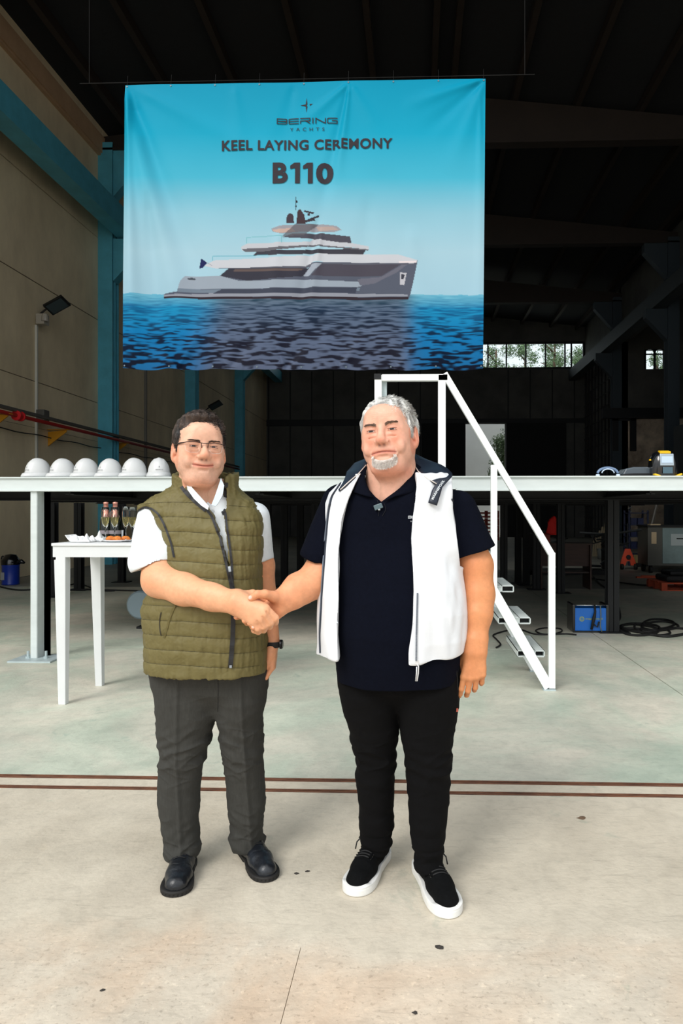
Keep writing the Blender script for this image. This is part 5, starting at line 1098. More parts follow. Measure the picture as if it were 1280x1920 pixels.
    # laces over the instep
    T_ = bvh(tr(up_v := relax(*up.mesh()[:1] if False else (up.mesh()[0], up.mesh()[1]), 2)), up.mesh()[1]) if False else None
    vv = np.array([(c_.co[:]) for c_ in so_.data.vertices])+woff(par); ff = np.array([tuple(p_.vertices) for p_ in so_.data.polygons]); T_ = bvh(vv, ff)
    lm_ = M('black_lace', (12, 12, 13), .7)
    def top(x, y):
        a = tr([(x, y, .3)])[0]; h = T_.ray_cast(Vector(a), Vector((0, 0, -1))); return np.array(h[0])+[0, 0, .002] if h[0] is not None else None
    rows_ = np.linspace(.122, .192, 6) if sn else np.linspace(.125, .158, 3)
    for xx in rows_:
        pts = [top(xx+.0*abs(t), t*.021) for t in np.linspace(-1, 1, 9)]; pts = [p_ for p_ in pts if p_ is not None]
        if len(pts) > 3: MB().tube(pts, .0030 if sn else .002, 6).build('lace', lm_, so_, True)
    if sn:
        t0 = top(.118, 0)
        if t0 is not None:
            for sg in (-1, 1):
                lp = [t0+d*(-.0)+side*sg*.045*math.sin(t)*1.+d*(.02*math.sin(2*t))+np.array([0, 0, .006-.022*math.sin(t)**2]) for t in np.linspace(0, math.pi, 9)]; MB().tube(lp, .0028, 5).build('lace_loop', lm_, so_, True)
                MB().tube([t0, t0+side*sg*.02+d*.02+[0, 0, .006], t0+side*sg*.043+d*.035+[0, 0, -.02], t0+side*sg*.047+d*.04+[0, 0, -.045]], .0027, 5).build('lace_end', lm_, so_, True)
        for sg in (-1, 1):
            for xx in rows_:
                p_ = top(xx, sg*.026)
                if p_ is not None: MB().lathe([(.0045, -.002), (.005, .001), (.003, .001)], 8, p_).build('eyelet', MC['black_gloss'], so_)
    return so_
# ================================================================ MAN IN THE GREEN VEST
YL = 2.55
man = root('person', (P(388, 1650, YL)[0], YL, 0), 'person at left in an olive green quilted vest and glasses, shaking hands, dark grey trousers', 'person')
HS = 1.06
lh = dict(skin=(220, 172, 146), red=(212, 124, 86), lip=(192, 98, 78), lid=(190, 122, 90), hair0=(20, 15, 13), hair1=(66, 52, 44), browc=(84, 62, 50), iris=(58, 34, 22), jowl=1.03, w=1.04, dbl=1, neck=.060, stub=.34, open=.0026, curve=.0045, mw=.036, nose=1.22, cz=(.036, .079), rough=.006, ht=.012, hr=(.066, .085, .078), burn=-.012, hfront=(0, -.128, -.006), comb=0., fade=(60, 48, 42), quiff=1,
          brow=((.002, .002, .0013), (.002, .002, .0013)), pitch=0, roll=2.0, yaw=27, sx=HS*.96, sy=HS, sz=HS*.99, hdir=lambda a, n: np.array([.7, -.45, .15])*(a[2] > .05)+np.array([0, -.2, -.9])*(a[2] <= .05)+n*.22, fl=.013, nf=9000)
hc_ = P(373.5, 841, 2.47); lh['pos'] = (hc_[0], 2.47, hc_[2])
H = place_head(lh, man)
body_v = [H['v']]; body_f = [H['q']]; body_c = [H['c']]; nb = len(H['v'])
def add_body(v, q, skin, red):
    global nb
    x, y, z = v.T; c = L(skin)*(1+.10*(vnoise(v, 28)-.5)+.08*(vnoise(v, 90)-.5))[:, None]; m_ = (np.clip(vnoise(v, 16, 4)-.5, 0, 1)*.7)[:, None]; c = c*(1-m_)+L(red)*m_
    body_v.append(v); body_f.append(q+nb); body_c.append(c); nb += len(v)
def pc(px, py, Y): return P(px, py, Y)
# --- right arm and shaking hand
f = F(tuple(np.minimum(P(240, 1210, 2.75), P(240, 1210, 2.1)) - [0.02, 0, 0]), (P(530, 930, 2.7)[0], 2.75, P(530, 930, 2.7)[2]), .0025)
f.lo[1] = 2.12; f.n[1] = int((2.72-2.12)/.0025); f.n[0] = int((-.40-f.lo[0])/.0025); f.D = np.full(f.n, 1., np.float32)
sh, elb, wr = pc(292, 985, 2.56), pc(299, 1088, 2.42), pc(436, 1129, 2.29)
f.add(rc(sh, elb, .066, .057), .02); f.add(rc(elb, pc(345, 1105, 2.38), .058, .056), .03); f.add(rc(pc(345, 1105, 2.38), pc(400, 1120, 2.325), .055, .044), .02)
f.add(rc(pc(395, 1112, 2.33), pc(440, 1124, 2.29), .034, .029), .02); f.add(rc(pc(395, 1126, 2.33), pc(440, 1136, 2.29), .034, .028), .02)
# back of hand
for a, b, r0, r1 in (((444, 1118, 2.295), (497, 1141, 2.262), .024, .0165), ((444, 1126, 2.285), (496, 1151, 2.255), .026, .0165), ((444, 1136, 2.285), (488, 1161, 2.256), .026, .016), ((446, 1142, 2.295), (476, 1166, 2.265), .024, .0155)):
    f.add(rc(pc(*a), pc(*b), r0, r1), .016)
f.add(rc(pc(450, 1118, 2.31), pc(474, 1120, 2.315), .021, .017), .014)
# fingers wrapping round the other hand
for ch, rr_ in ((((498, 1142, 2.262), (515, 1159, 2.275), (516, 1166, 2.32), (506, 1166, 2.35)), (.0148, .0142, .0122, .0115)), (((497, 1152, 2.256), (505, 1167, 2.268), (505, 1174, 2.31), (495, 1172, 2.35)), (.0155, .0150, .0125, .0115)),
                (((489, 1162, 2.256), (495, 1173, 2.266), (494, 1181, 2.31), (485, 1178, 2.34)), (.015, .0145, .012, .011)), (((478, 1167, 2.264), (484, 1177, 2.268), (484, 1184, 2.305), (476, 1182, 2.33)), (.0145, .0140, .0115, .0105))):
    chain(f, [pc(*a) for a in ch], rr_, .002)
for a, b in (((499, 1147, 2.2445), (512, 1166, 2.256)), ((492, 1157, 2.240), (501, 1172, 2.252)), ((482, 1165, 2.243), (490, 1178, 2.252))): f.sub(rc(pc(*a), pc(*b), .0022, .0040), .006)
chain(f, [pc(456, 1116, 2.32), pc(474, 1113, 2.33), pc(492, 1122, 2.345), pc(504, 1132, 2.35)], (.017, .0135, .012, .010), .006)
v, q = f.mesh(); v = relax(v, q, 1, .4); add_body(v, q, (222, 164, 126), (212, 138, 98))
# --- left arm hanging, hand half hidden behind the vest
f = F((P(480, 1000, 2.62)[0]-.04, 2.48, P(500, 1290, 2.6)[2]-.02), (P(530, 1000, 2.6)[0]+.02, 2.80, P(500, 960, 2.6)[2]), .003)
chain(f, [pc(478, 985, 2.60), pc(491, 1060, 2.63), pc(497, 1120, 2.64), pc(511, 1205, 2.60)], (.046, .046, .043, .027), .02)
hand(f, pc(511, 1206, 2.60), (.02, -.06, -1), (-1, .1, 0), (.1, -1, 0), [(.55, .7, .4), (.6, .7, .4), (.7, .7, .4), (.75, .7, .4)], .95, thumb=[(.022, .022, .004), (.046, .034, .008), (.072, .036, .014), (.092, .030, .022)])
v, q = f.mesh(); v = relax(v, q, 1, .4); add_body(v, q, (226, 160, 120), (214, 128, 92))
# --- hidden trunk and legs inside the clothes, continuous from neck to ankles
f = F((man.location.x-.35, 2.3, .03), (man.location.x+.35, 2.85, 1.5), .008)
f.add(gc(rowsP([(930, 355, 425), (960, 305, 475), (1050, 315, 480), (1150, 300, 485), (1250, 320, 465), (1285, 330, 455)], .08, .08, 2.56)), .03); f.add(rc(pc(388, 900, 2.52), pc(390, 980, 2.56), .06, .08), .03)
chain(f, [pc(370, 1275, 2.57), pc(348, 1320, 2.57), pc(335, 1450, 2.58), pc(340, 1600, 2.63)], (.07, .07, .05, .035), .03); chain(f, [pc(420, 1275, 2.57), pc(450, 1320, 2.57), pc(460, 1450, 2.62), pc(462, 1595, 2.70)], (.07, .07, .05, .035), .03)
v, q = f.mesh(); add_body(v, q, lh['skin'], lh['red'])
mk('body', np.concatenate(body_v), np.concatenate(body_f), skinm, man, True, col=np.concatenate(body_c))
# --- shirt
shirt_m = M('white_shirt', (226, 234, 238), .8, var=.03, scale=60, bump=.3, bscale=500)
def fold(v, q, amp, sc, seed=1, st=(1, 1, 1)): return v+normals(v, q)*(amp*(vnoise(v*np.array(st), sc, seed)-.5)*2)[:, None]
f = F((P(235, 1000, 2.6)[0]-.02, 2.24, P(240, 1110, 2.5)[2]), (P(530, 900, 2.6)[0], 2.86, P(388, 885, 2.5)[2]+.02), .0035)
f.add(gc(rowsP([(925, 345, 430), (940, 305, 465), (960, 285, 480), (1000, 305, 486), (1060, 308, 485), (1100, 300, 485)], ip([925, 945, 960, 1000, 1100], [.085, .100, .112, .136, .15]), .10, 2.56), 2.4), .02)
f.add(rc(pc(292, 975, 2.55), pc(285, 1052, 2.46), .070, .082), .03); f.add(rc(pc(306, 975, 2.55), pc(303, 1040, 2.47), .045, .058), .03)
f.add(rc(pc(477, 970, 2.60), pc(485, 1048, 2.62), .058, .060), .03)
hem = pc(245, 1069, 2.45); hm_ = pc(326, 1042, 2.45)
def sleevecut(X, Y, Z, a=hem, b=hm_):
    zl = a[2]+(X-a[0])*(b[2]-a[2])/(b[0]-a[0]); return np.where(X < P(330, 1000, 2.5)[0], zl-Z-.01, -1.)+0*Y
f.cut(sleevecut, .003); zr = pc(500, 1056, 2.6)[2]; xr_ = P(480, 1000, 2.6)[0]
f.cut(lambda X, Y, Z: np.where(X > xr_, zr-Z+(X-xr_)*.25, -1.)+0*Y, .003)
f.sub(rc(pc(302, 1090, 2.42), pc(286, 1052, 2.46), .060, .066), .003)
vn = [(357, 905), (385, 940), (394, 948), (403, 938), (418, 905), (418, 870), (357, 870)]; f.sub(polyprism([(P(a, b, 2.44)[0], P(a, b, 2.44)[2]) for a, b in vn], 2.2, 2.55), .002)
v, q = f.mesh(); v = relax(v, q, 1); v = fold(v, q, .004, 22, 2, (1, 1, .45)); sh_o = mk('shirt', v, q, shirt_m, man, True)
# collar leaves
def leaf_(pts, par, m, th=.003, name='collar'):
    v = [P(*a) for a in pts]; o = mk(name, v, [tuple(range(len(v)))], m, par); s_ = o.modifiers.new('s', 'SOLIDIFY'); s_.thickness = th; return o
leaf_([(350, 898, 2.43), (361, 915, 2.40), (385, 942, 2.385), (392, 949, 2.385), (390, 956, 2.385), (379, 949, 2.385), (364, 935, 2.392), (352, 918, 2.41)], sh_o, shirt_m)
leaf_([(414, 896, 2.43), (409, 912, 2.41), (402, 932, 2.388), (396, 947, 2.385), (404, 949, 2.383), (409, 943, 2.384), (417, 928, 2.395), (420, 910, 2.41)], sh_o, M('shirt_inner_blue', (196, 214, 226), .8))
# --- quilted vest
vest_m = M('olive_nylon', (104, 96, 58), .58, var=.05, scale=20, bump=.1, bscale=300, spec=.3)
f = F((P(245, 1000, 2.6)[0]-.02, 2.26, P(388, 1262, 2.5)[2]-.01), (P(520, 900, 2.6)[0], 2.87, P(388, 880, 2.5)[2]+.02), .003)
vr = [(908, 338, 438), (918, 318, 446), (928, 298, 458), (938, 280, 472), (948, 264, 480), (958, 262, 487), (972, 272, 492), (990, 288, 495), (1020, 300, 494), (1050, 303, 491), (1080, 300, 490), (1105, 291, 491), (1120, 280, 495), (1140, 275, 498), (1165, 277, 500), (1190, 280, 500), (1220, 279, 501), (1254, 279, 501)]
dep = ip([905, 930, 960, 1000, 1060, 1120, 1180, 1254], [.085, .118, .140, .160, .172, .182, .182, .168]); depb = ip([905, 930, 960, 1050, 1254], [.09, .12, .14, .14, .14])
f.add(gc(rowsP(vr, dep, depb, 2.56), 2.35), .01)
# arm openings
f.sub(rc(pc(262, 984, 2.50), pc(268, 1050, 2.46), .050, .060), .02); f.sub(rc(pc(266, 962, 2.47), pc(286, 1040, 2.40), .034, .048), .02); f.sub(rc(pc(500, 985, 2.60), pc(508, 1060, 2.62), .030, .035), .02)
# stand collar
cc = P(384, 905, 2.52)
def collar(X, Y, Z, cc=cc):
    z0_, z1_ = P(384, 950, 2.5)[2], P(384, 884, 2.52)[2]; t = (Z-z0_)/(z1_-z0_); a = .107+.004*t; b = .098; yc = 2.535-.0*t
    rho = np.sqrt(((X-cc[0]+.0)/a)**2+((Y-yc)/b)**2); d = np.abs((rho-1)*.1)-.009; return np.maximum(d, np.maximum(Z-z1_+.26*(2.56-Y)*(Y < 2.56), z0_-Z))
f.add((collar, (cc[0]-.13, 2.40, P(384, 950, 2.5)[2]), (cc[0]+.13, 2.66, P(384, 884, 2.52)[2])), .012)
f.sub(rc(P(384, 912, 2.53), P(384, 850, 2.53), .078, .094), .006)
op_ = [(343, 850), (348, 900), (366, 932), (386, 952), (398, 966), (414, 1007), (424, 1052), (430, 1062), (428, 1030), (420, 979), (418, 940), (415, 900), (418, 850)]
f.sub(polyprism([(P(a, b, 2.42)[0], P(a, b, 2.42)[2]) for a, b in op_], 2.2, 2.50), .004)
hz_ = pc(388, 1252, 2.45)[2]
v, q = f.mesh(); v = relax(v, q, 1); n_ = normals(v, q); x, y, z = v.T
z00 = pc(388, 1249, 2.42)[2]; pit = .0525; ph = (z-z00+.010*np.sin(x*9))/pit
low = np.clip((pc(388, 948, 2.5)[2]-z)/.03+0, 0, 1); fr_ = np.abs(np.sin(np.pi*ph))**.32
gath = (vnoise(np.stack([x*3.2, y*3.2, z*.6], 1), 26, 3)-.5)*(.4+.6*gauss(np.abs(np.mod(ph+.5, 1)-.5), .30))
wr_ = vnoise(np.stack([x*1.+z*.8, y, z*1.7-x*.5], 1), 20, 9)-.5
v = v+n_*(.0060*(fr_-.75)*low+.0032*(vnoise(np.stack([x*4., y*4., z*.9], 1), 36, 13)-.5)*(.3+.7*gauss(np.abs(np.mod(ph+.5, 1)-.5), .25))*low+.0042*gath*1.6+.0015*np.abs(vnoise(np.stack([x+z*.9, y, z*1.4-x*.8], 1), 60, 19)-.5)*4*(1-.5*low)+.006*wr_*(1+.6*(1-low)))[:, None]
vest = mk('quilted_vest', v, q, vest_m, man, True); TV = bvh(v, q)
st_m = M('stitch_shade_olive', (52, 48, 28), .8)  # dark thread ribbons, also painting the shade of the quilting grooves
for k in range(0, 12):
    pts = []
    for xx in np.linspace(P(262, 1000, 2.5)[0], P(500, 1000, 2.5)[0], 90):
        zz_ = z00+k*pit-.010*math.sin(xx*9); h = TV.ray_cast(Vector((xx, 1.9, zz_)), Vector((0, 1, 0)))
        ok_ = h[0] is not None and h[0][1] < 2.52 and abs(h[1][1]) > .25
        if ok_: pts.append(np.array(h[0])-[0, .0006, 0])
        if not ok_ or (len(pts) > 1 and abs(pts[-1][1]-pts[-2][1]) > .02):
            if len(pts) > 5: strip(pts[:-1], .0010, .0005).build('stitch_shade', st_m, vest)
            pts = []
    if len(pts) > 5: strip(pts, .0010, .0005).build('stitch_shade', st_m, vest)
blkz = M('zip_tape', (26, 27, 30), .6)
def seam(pxs, w, m, par, tree, name, off=.001, sub=5, th=.002, fb=None):
    p_ = drape(pxs, tree, off, sub, fb)
    if len(p_) > 6:
        a_ = np.array(p_); s0 = a_.copy()
        for _ in range(4): a_[1:-1] = .5*a_[1:-1]+.25*(a_[:-2]+a_[2:])
        a_[:, 1] = np.minimum(a_[:, 1], s0[:, 1]); p_ = list(a_)
    if len(p_) > 2: return strip(p_, w, th).build(name, m, par)
zt_o = seam([(429, 1062), (432, 1085), (437, 1110), (437.5, 1150), (436, 1200), (432, 1251)], .016, blkz, vest, TV, 'zip_tape', .003, 10)
seam([(387, 955), (397, 968), (412, 1007), (422, 1048), (430, 1085)], .009, blkz, vest, TV, 'zip_tape', .003, 10)
seam([(422, 942), (424, 980), (430, 1020), (434, 1052), (436, 1090)], .008, blkz, vest, TV, 'zip_tape', .003, 10)
seam([(340, 912), (352, 927), (368, 942), (386, 957)], .015, blkz, vest, TV, 'collar_piping', .002, 10)
seam([(424, 905), (423, 925), (422, 945), (421, 965)], .014, blkz, vest, TV, 'collar_piping', .002, 10)
seam([(257, 968), (260, 957), (270, 951), (283, 953), (296, 963), (306, 980), (314, 1000), (321, 1020), (326, 1045)], .007, blkz, vest, TV, 'armhole_binding', .004, 8)
seam([(429.5, 1062), (431, 1072)], .009, M('zip_metal', (160, 164, 166), .3, .9), vest, TV, 'zip_slider', .007, 3, .004)
seam([(431, 1070), (434, 1086), (437.5, 1100)], .006, blkz, vest, TV, 'zip_pull', .008, 4, .003)
seam([(430, 1250), (434.5, 1250)], .010, MC['zip_metal'], vest, TV, 'zip_box', .006, 3, .004)
seam([(302, 1148), (299, 1162), (299, 1178), (302, 1192)], .004, M('olive_dark', (54, 50, 32), .7), vest, TV, 'pocket_zip', .001, 6)
seam([(328, 1135), (318, 1158), (308, 1196)], .006, vest_m, vest, TV, 'pocket_welt', .001, 8, .003)
# shirt button and placket line
TS = bvh(np.array([c_.co[:] for c_ in sh_o.data.vertices])+woff(man), [tuple(p_.vertices) for p_ in sh_o.data.polygons])
seam([(397, 955), (404, 985), (414, 1015), (424, 1045)], .0012, M('shirt_seam', (184, 196, 206), .8), sh_o, TS, 'placket_edge', .0008, 8, .001)
for a, b in ((399, 958), (410, 1000)):
    for p_ in drape([(a, b), (a, b)], TS, .002, 1)[:1]: MB().tube([p_, p_-[0, .002, 0]], .0055, 10).build('button', M('button_pearl', (206, 214, 220), .3), sh_o)
# --- trousers
tr_m = M('charcoal_twill', (58, 58, 55), .9, spec=.2, var=.10, scale=150, stretch=(1, 1, .15), bump=.3, bscale=400)
f = F((P(278, 1300, 2.6)[0]-.03, 2.36, .045), (P(510, 1300, 2.6)[0]+.04, 2.86, P(388, 1225, 2.55)[2]), .0035)
f.add(gc(rowsP([(1235, 287, 498), (1260, 285, 500), (1290, 292, 497), (1320, 330, 465), (1340, 375, 440)], ip([1235, 1280, 1340], [.125, .118, .03]), ip([1235, 1300, 1340], [.13, .12, .05]), 2.57), 2.3), .03)
la = [(1245, 287, 400), (1275, 286, 404), (1310, 291, 408), (1340, 294, 405), (1380, 297, 393), (1410, 302, 386), (1450, 299, 375), (1500, 297, 372), (1550, 303, 369), (1580, 308, 372), (1598, 307, 372), (1614, 311, 364)]
ra = [(1245, 385, 499), (1275, 398, 499), (1310, 404, 497), (1340, 408, 491), (1380, 411, 490), (1420, 419, 491), (1450, 424, 494), (1500, 427, 496), (1540, 431, 492), (1570, 430, 491), (1585, 436, 492), (1600, 440, 491)]
f.add(gc(rowsP(la, ip([1310, 1450, 1614], [.105, .080, .062]), ip([1310, 1450, 1614], [.12, .085, .075]), ip([1310, 1614], [2.57, 2.60])), 2.1), .02)
f.add(gc(rowsP(ra, ip([1310, 1450, 1600], [.105, .080, .062]), ip([1310, 1450, 1600], [.12, .085, .075]), ip([1310, 1600], [2.58, 2.68])), 2.1), .02)
v, q = f.mesh(); v = relax(v, q, 2); n_ = normals(v, q); x, y, z = v.T
knee = gauss(z-.47, .10); hemf = np.clip((.26-z)/.2, 0, 1); crot = gauss(z-.82, .08)*gauss(x-P(408, 1337, 2.5)[0], .09)
lx_ = x+.0
v = v+n_*(.008*(vnoise(v*[1, 1, 2.4], 11, 3)-.5)*(.5+knee+hemf*1.6)+.0045*(knee*.6+crot*.6+hemf)*np.sin((z*1.4+np.abs(x-P(408, 1337, 2.5)[0])*.9)*2*math.pi/.07+7*vnoise(v, 7))*(vnoise(v, 14, 8)))[:, None]
rdg = 1-np.abs(vnoise(np.stack([x*1.2+z*1.1, y, z*2.6-x*.9], 1), 9, 21)-.5)*4; rdg2 = 1-np.abs(vnoise(np.stack([x-z*.8, y, z*2.4+x], 1), 12, 22)-.5)*4
v = v+n_*(.0045*np.clip(rdg, 0, 1)**2*(.25+knee+crot+hemf)+.003*np.clip(rdg2, 0, 1)**2*(.3+knee+hemf))[:, None]
# front crease
for legx in (lambda z_: np.interp(z_, [.05, .45, .85], [P(342, 1600, 2.55)[0], P(335, 1450, 2.52)[0], P(335, 1310, 2.46)[0]]), lambda z_: np.interp(z_, [.05, .45, .85], [P(470, 1590, 2.6)[0], P(460, 1450, 2.54)[0], P(450, 1310, 2.46)[0]])):
    v[:, 1] -= .007*gauss(x-legx(z), .008)*(n_[:, 1] < -.3)*(z < .80)
tro = mk('trousers', v, q, tr_m, man, True); TT = bvh(v, q)
seam([(409, 1256), (409, 1300), (408, 1335)], .002, M('trouser_seam', (30, 30, 32), .9), tro, TT, 'fly_seam', .0006, 8, .001)
shoe(man, G(343, 1622)+[0, .04, 0], G(323, 1686), .30, 1.12, 'boot'); shoe(man, G(455, 1597)+[0, .04, 0], G(505, 1657), .30, 1.08, 'boot')
# --- watch on the left wrist
wc = pc(511.5, 1207, 2.60); r_ = MB(); prof = []
for z in (-.011, -.009, .009, .011): prof.append((.0360 if abs(z) < .01 else .0345, z))
wo = r_.lathe(prof, 24, wc, 1.0, .95).build('watch', MC['black_rubber'], man, True)
MB().lathe([(0, .007), (.015, .007), (.018, .004), (.018, -.003), (0, -.003)], 20).build('watch_case', M('watch_black', (24, 26, 28), .25, .6), wo)
wcse = bpy.data.objects['watch_case']; wcse.data.transform(Matrix.Translation(tuple(wc-woff(man))) @ Matrix.Translation((.033, -.010, 0)) @ Matrix.Rotation(math.pi/2, 4, 'Y') @ Matrix.Translation(tuple(woff(man))))
# --- glasses
tr = H['tr']; gm = M('glasses_frame', (52, 36, 34), .35, .5); go = MB()
def gl_pts(s):
    return [(s*.0105, -.108, -.002), (s*.012, -.109, .0105), (s*.034, -.1075, .0135), (s*.056, -.098, .0120), (s*.0660, -.089, .0100)]
go.tube(tr(gl_pts(-1)), .0015, 6).tube(tr(gl_pts(1)), .0015, 6).tube(tr([(-.012, -.109, .0105), (-.006, -.1125, .0090), (.006, -.1125, .0090), (.012, -.109, .0105)]), .0016, 6)
for s in (-1, 1): go.tube(tr([(s*.0118, -.1095, .0085), (s*.0108, -.1105, -.0060)]), .0014, 5)
glo = go.build('glasses', gm, man, True)
for s in (-1, 1):
    MB().tube(tr([(s*.0660, -.089, .0100), (s*.076, -.070, .0085), (s*.0855, -.02, .006), (s*.0865, .002, .004), (s*.083, .02, -.012)]), [.0016, .0028, .0024, .0022, .0016], 6).build('temple_arm', gm, glo, True)
    lp = [(s*.0125, -.109, .0098), (s*.034, -.1078, .0126), (s*.056, -.0985, .0110), (s*.0640, -.0920, .0030), (s*.0600, -.0940, -.0160), (s*.0500, -.0990, -.0215), (s*.0240, -.1070, -.0215), (s*.0145, -.1090, -.0120)]
    MB().tube(tr(lp[3:]), .0006, 5).build('lower_rim', M('glasses_clear', (214, 196, 186), .2), glo, True)
    mk('lens', tr(lp), [tuple(range(8))], glm, glo)
# ================================================================ MAN IN THE WHITE VEST
YR = 2.47
man2 = root('person', (P(745, 1650, YR)[0], YR, 0), 'grey-haired person with white goatee in open white vest over navy polo, at right', 'person')
man2_l = man2
R2 = dict(skin=(220, 168, 144), red=(214, 112, 80), lip=(190, 104, 86), lid=(184, 112, 84), hair0=(150, 148, 144), hair1=(226, 226, 222), browc=(112, 90, 76), iris=(60, 40, 30), jowl=1.0, w=1.03, dbl=1, neck=.070, open=.0026, curve=-.0032, mw=.040, cz=(.030, .072), rough=.005, ht=.013, hr=(.066, .085, .070), burn=-.014, hfront=(0, -.126, -.012), comb=.8, wr=1, nose=1.15, stub=.12,
          brow=((.004, .000, .0019), (.004, .001, .0019)), pitch=-2, roll=-5.0, yaw=-12, sx=HS*1.03, sy=HS*1.03, sz=HS*1.07, hdir=lambda a, n: np.array([.8, -.3, .0])*(a[2] > .05)+np.array([.15, .2, -.9])*(a[2] <= .05)+n*.2, nf=9000, fl=.012)
h_ = P(728.5, 814, 2.42); R2['pos'] = (h_[0], 2.42, h_[2])
H2 = place_head(R2, man2)
# goatee: short white hairs on the chin
rg = np.random.default_rng(21); vs_, fs, cs = [], [], []; tr = H2['tr']; T2 = H2['tree']
for i in range(5200):
    X = rg.uniform(-.040, .040); Z = rg.uniform(-.122, -.062)
    e = (X/.038)**2+((Z+.093)/.021)**2; side_ = (abs(X) > .031) and (Z > -.096) and (Z < -.075) and abs(X) < .039
    if not (e < 1 and Z < -.090+.013*(abs(X)/.038)**2) and not side_: continue
    a = tr([(X, -.2, Z)])[0]; d = tr([(X, 0, Z)])[0]-a; d /= np.linalg.norm(d); h = T2.ray_cast(Vector(a), Vector(d))
    if h[0] is None: continue
    h0 = np.array(h[0])-d*.0002; n_ = np.array(h[1]); dr = np.array([X*6, -.35, -1.])+n_*.55+rg.normal(size=3)*.18; dr = dr/np.linalg.norm(dr)*rg.uniform(.006, .012); w_ = np.cross(dr, d); w_ = w_/np.linalg.norm(w_)*.00055; k = len(vs_)
    vs_ += [h0-w_, h0+w_, h0+dr*.6+w_*.8, h0+dr*.6-w_*.8, h0+dr+w_*.1, h0+dr-w_*.1]; fs += [(k, k+1, k+2, k+3), (k+3, k+2, k+4, k+5)]; cs += [L((222, 214, 206))*rg.uniform(.7, 1.2)]*6
mk('goatee', vs_, fs, hairm, man2, col=np.array(cs))
body_v = [H2['v']]; body_f = [H2['q']]; body_c = [H2['c']]; nb = len(H2['v'])
sk, rdc = (218, 152, 112), (204, 120, 80)
# --- right arm (image left) with the shaking hand
f = F((P(432, 1150, 2.3)[0]-.02, 2.2, P(500, 1200, 2.3)[2]-.03), (P(680, 1000, 2.55)[0], 2.64, P(640, 940, 2.5)[2]+.0), .0025)
chain(f, [pc(640, 965, 2.50), pc(602, 1072, 2.46), pc(590, 1090, 2.44), pc(560, 1105, 2.40), pc(531, 1128, 2.355)], (.062, .060, .060, .056, .034), .02)
f.add(rc(pc(545, 1108, 2.37), pc(524, 1120, 2.345), .034, .027), .02); f.add(rc(pc(548, 1124, 2.37), pc(524, 1138, 2.345), .036, .027), .02)
for a, b, r0, r1 in (((524, 1122, 2.34), (500, 1138, 2.335), .024, .018), ((524, 1130, 2.345), (500, 1150, 2.34), .026, .018), ((524, 1140, 2.345), (504, 1160, 2.34), .024, .016), ((522, 1146, 2.34), (510, 1162, 2.335), .020, .015)): f.add(rc(pc(*a), pc(*b), r0, r1), .014)
f.add(rc(pc(527, 1122, 2.335), pc(512, 1119, 2.305), .024, .019), .014); f.add(rc(pc(512, 1119, 2.305), pc(497, 1114, 2.275), .0180, .0155), .008); f.add(rc(pc(496, 1114, 2.275), pc(482, 1114, 2.262), .0150, .0135), .005); f.add(rc(pc(482, 1114, 2.262), pc(471, 1122, 2.262), .0135, .0115), .004)
for ch, rr_ in ((((500, 1140, 2.345), (470, 1150, 2.355), (452, 1155, 2.34), (443, 1157, 2.305)), (.0135, .012, .0110, .0095)), (((501, 1148, 2.350), (482, 1160, 2.36), (464, 1167, 2.33), (459, 1163, 2.272)), (.0135, .012, .0115, .0110)),
                (((504, 1156, 2.350), (490, 1168, 2.36), (474, 1175, 2.32), (469, 1168, 2.268)), (.013, .0115, .011, .0108)), (((508, 1160, 2.345), (494, 1175, 2.352), (481, 1182, 2.31), (475, 1176, 2.262)), (.012, .0105, .0100, .0092))):
    chain(f, [pc(*a) for a in ch], rr_, .004)
v, q = f.mesh(); v = relax(v, q, 1, .4); add_body(v, q, sk, rdc)
for a, r_ in (((468, 1120, 2.250), .0075), ((458.5, 1161, 2.258), .0055), ((468.5, 1166, 2.255), .0055), ((443, 1156, 2.296), .005), ((474, 1176, 2.252), .005)):
    d_ = np.linalg.norm((v-pc(*a))*[1, .5, 1], axis=1); m_ = np.clip((r_-d_)/.0015, 0, 1)[:, None]*.75; body_c[-1] = body_c[-1]*(1-m_)+L((240, 196, 184))*m_
# --- left arm hanging
f = F((P(850, 1200, 2.5)[0]-.03, 2.26, P(880, 1305, 2.4)[2]-.03), (P(935, 1100, 2.5)[0]+.03, 2.66, P(880, 960, 2.5)[2]), .0025)
chain(f, [pc(862, 962, 2.51), pc(892, 1060, 2.495), pc(896, 1115, 2.48), pc(895, 1150, 2.46), pc(891, 1215, 2.43)], (.050, .060, .058, .052, .034), .02)
f.add(rc(pc(884, 1200, 2.43), pc(882, 1222, 2.42), .030, .026), .02); f.add(rc(pc(898, 1200, 2.43), pc(899, 1222, 2.42), .030, .026), .02)
hand(f, pc(891, 1218, 2.42), (-.10, -.10, -1), (0, 1, -.1), (-1, 0, 0), [(.30, .45, .3), (.42, .55, .35), (.55, .6, .35), (.62, .62, .4)], 1.06, spread=.05, thumb=[(.022, .026, .012), (.045, .040, .022), (.070, .046, .034), (.090, .040, .044)])
v, q = f.mesh(); v = relax(v, q, 1, .4); add_body(v, q, (210, 142, 96), (196, 114, 74))
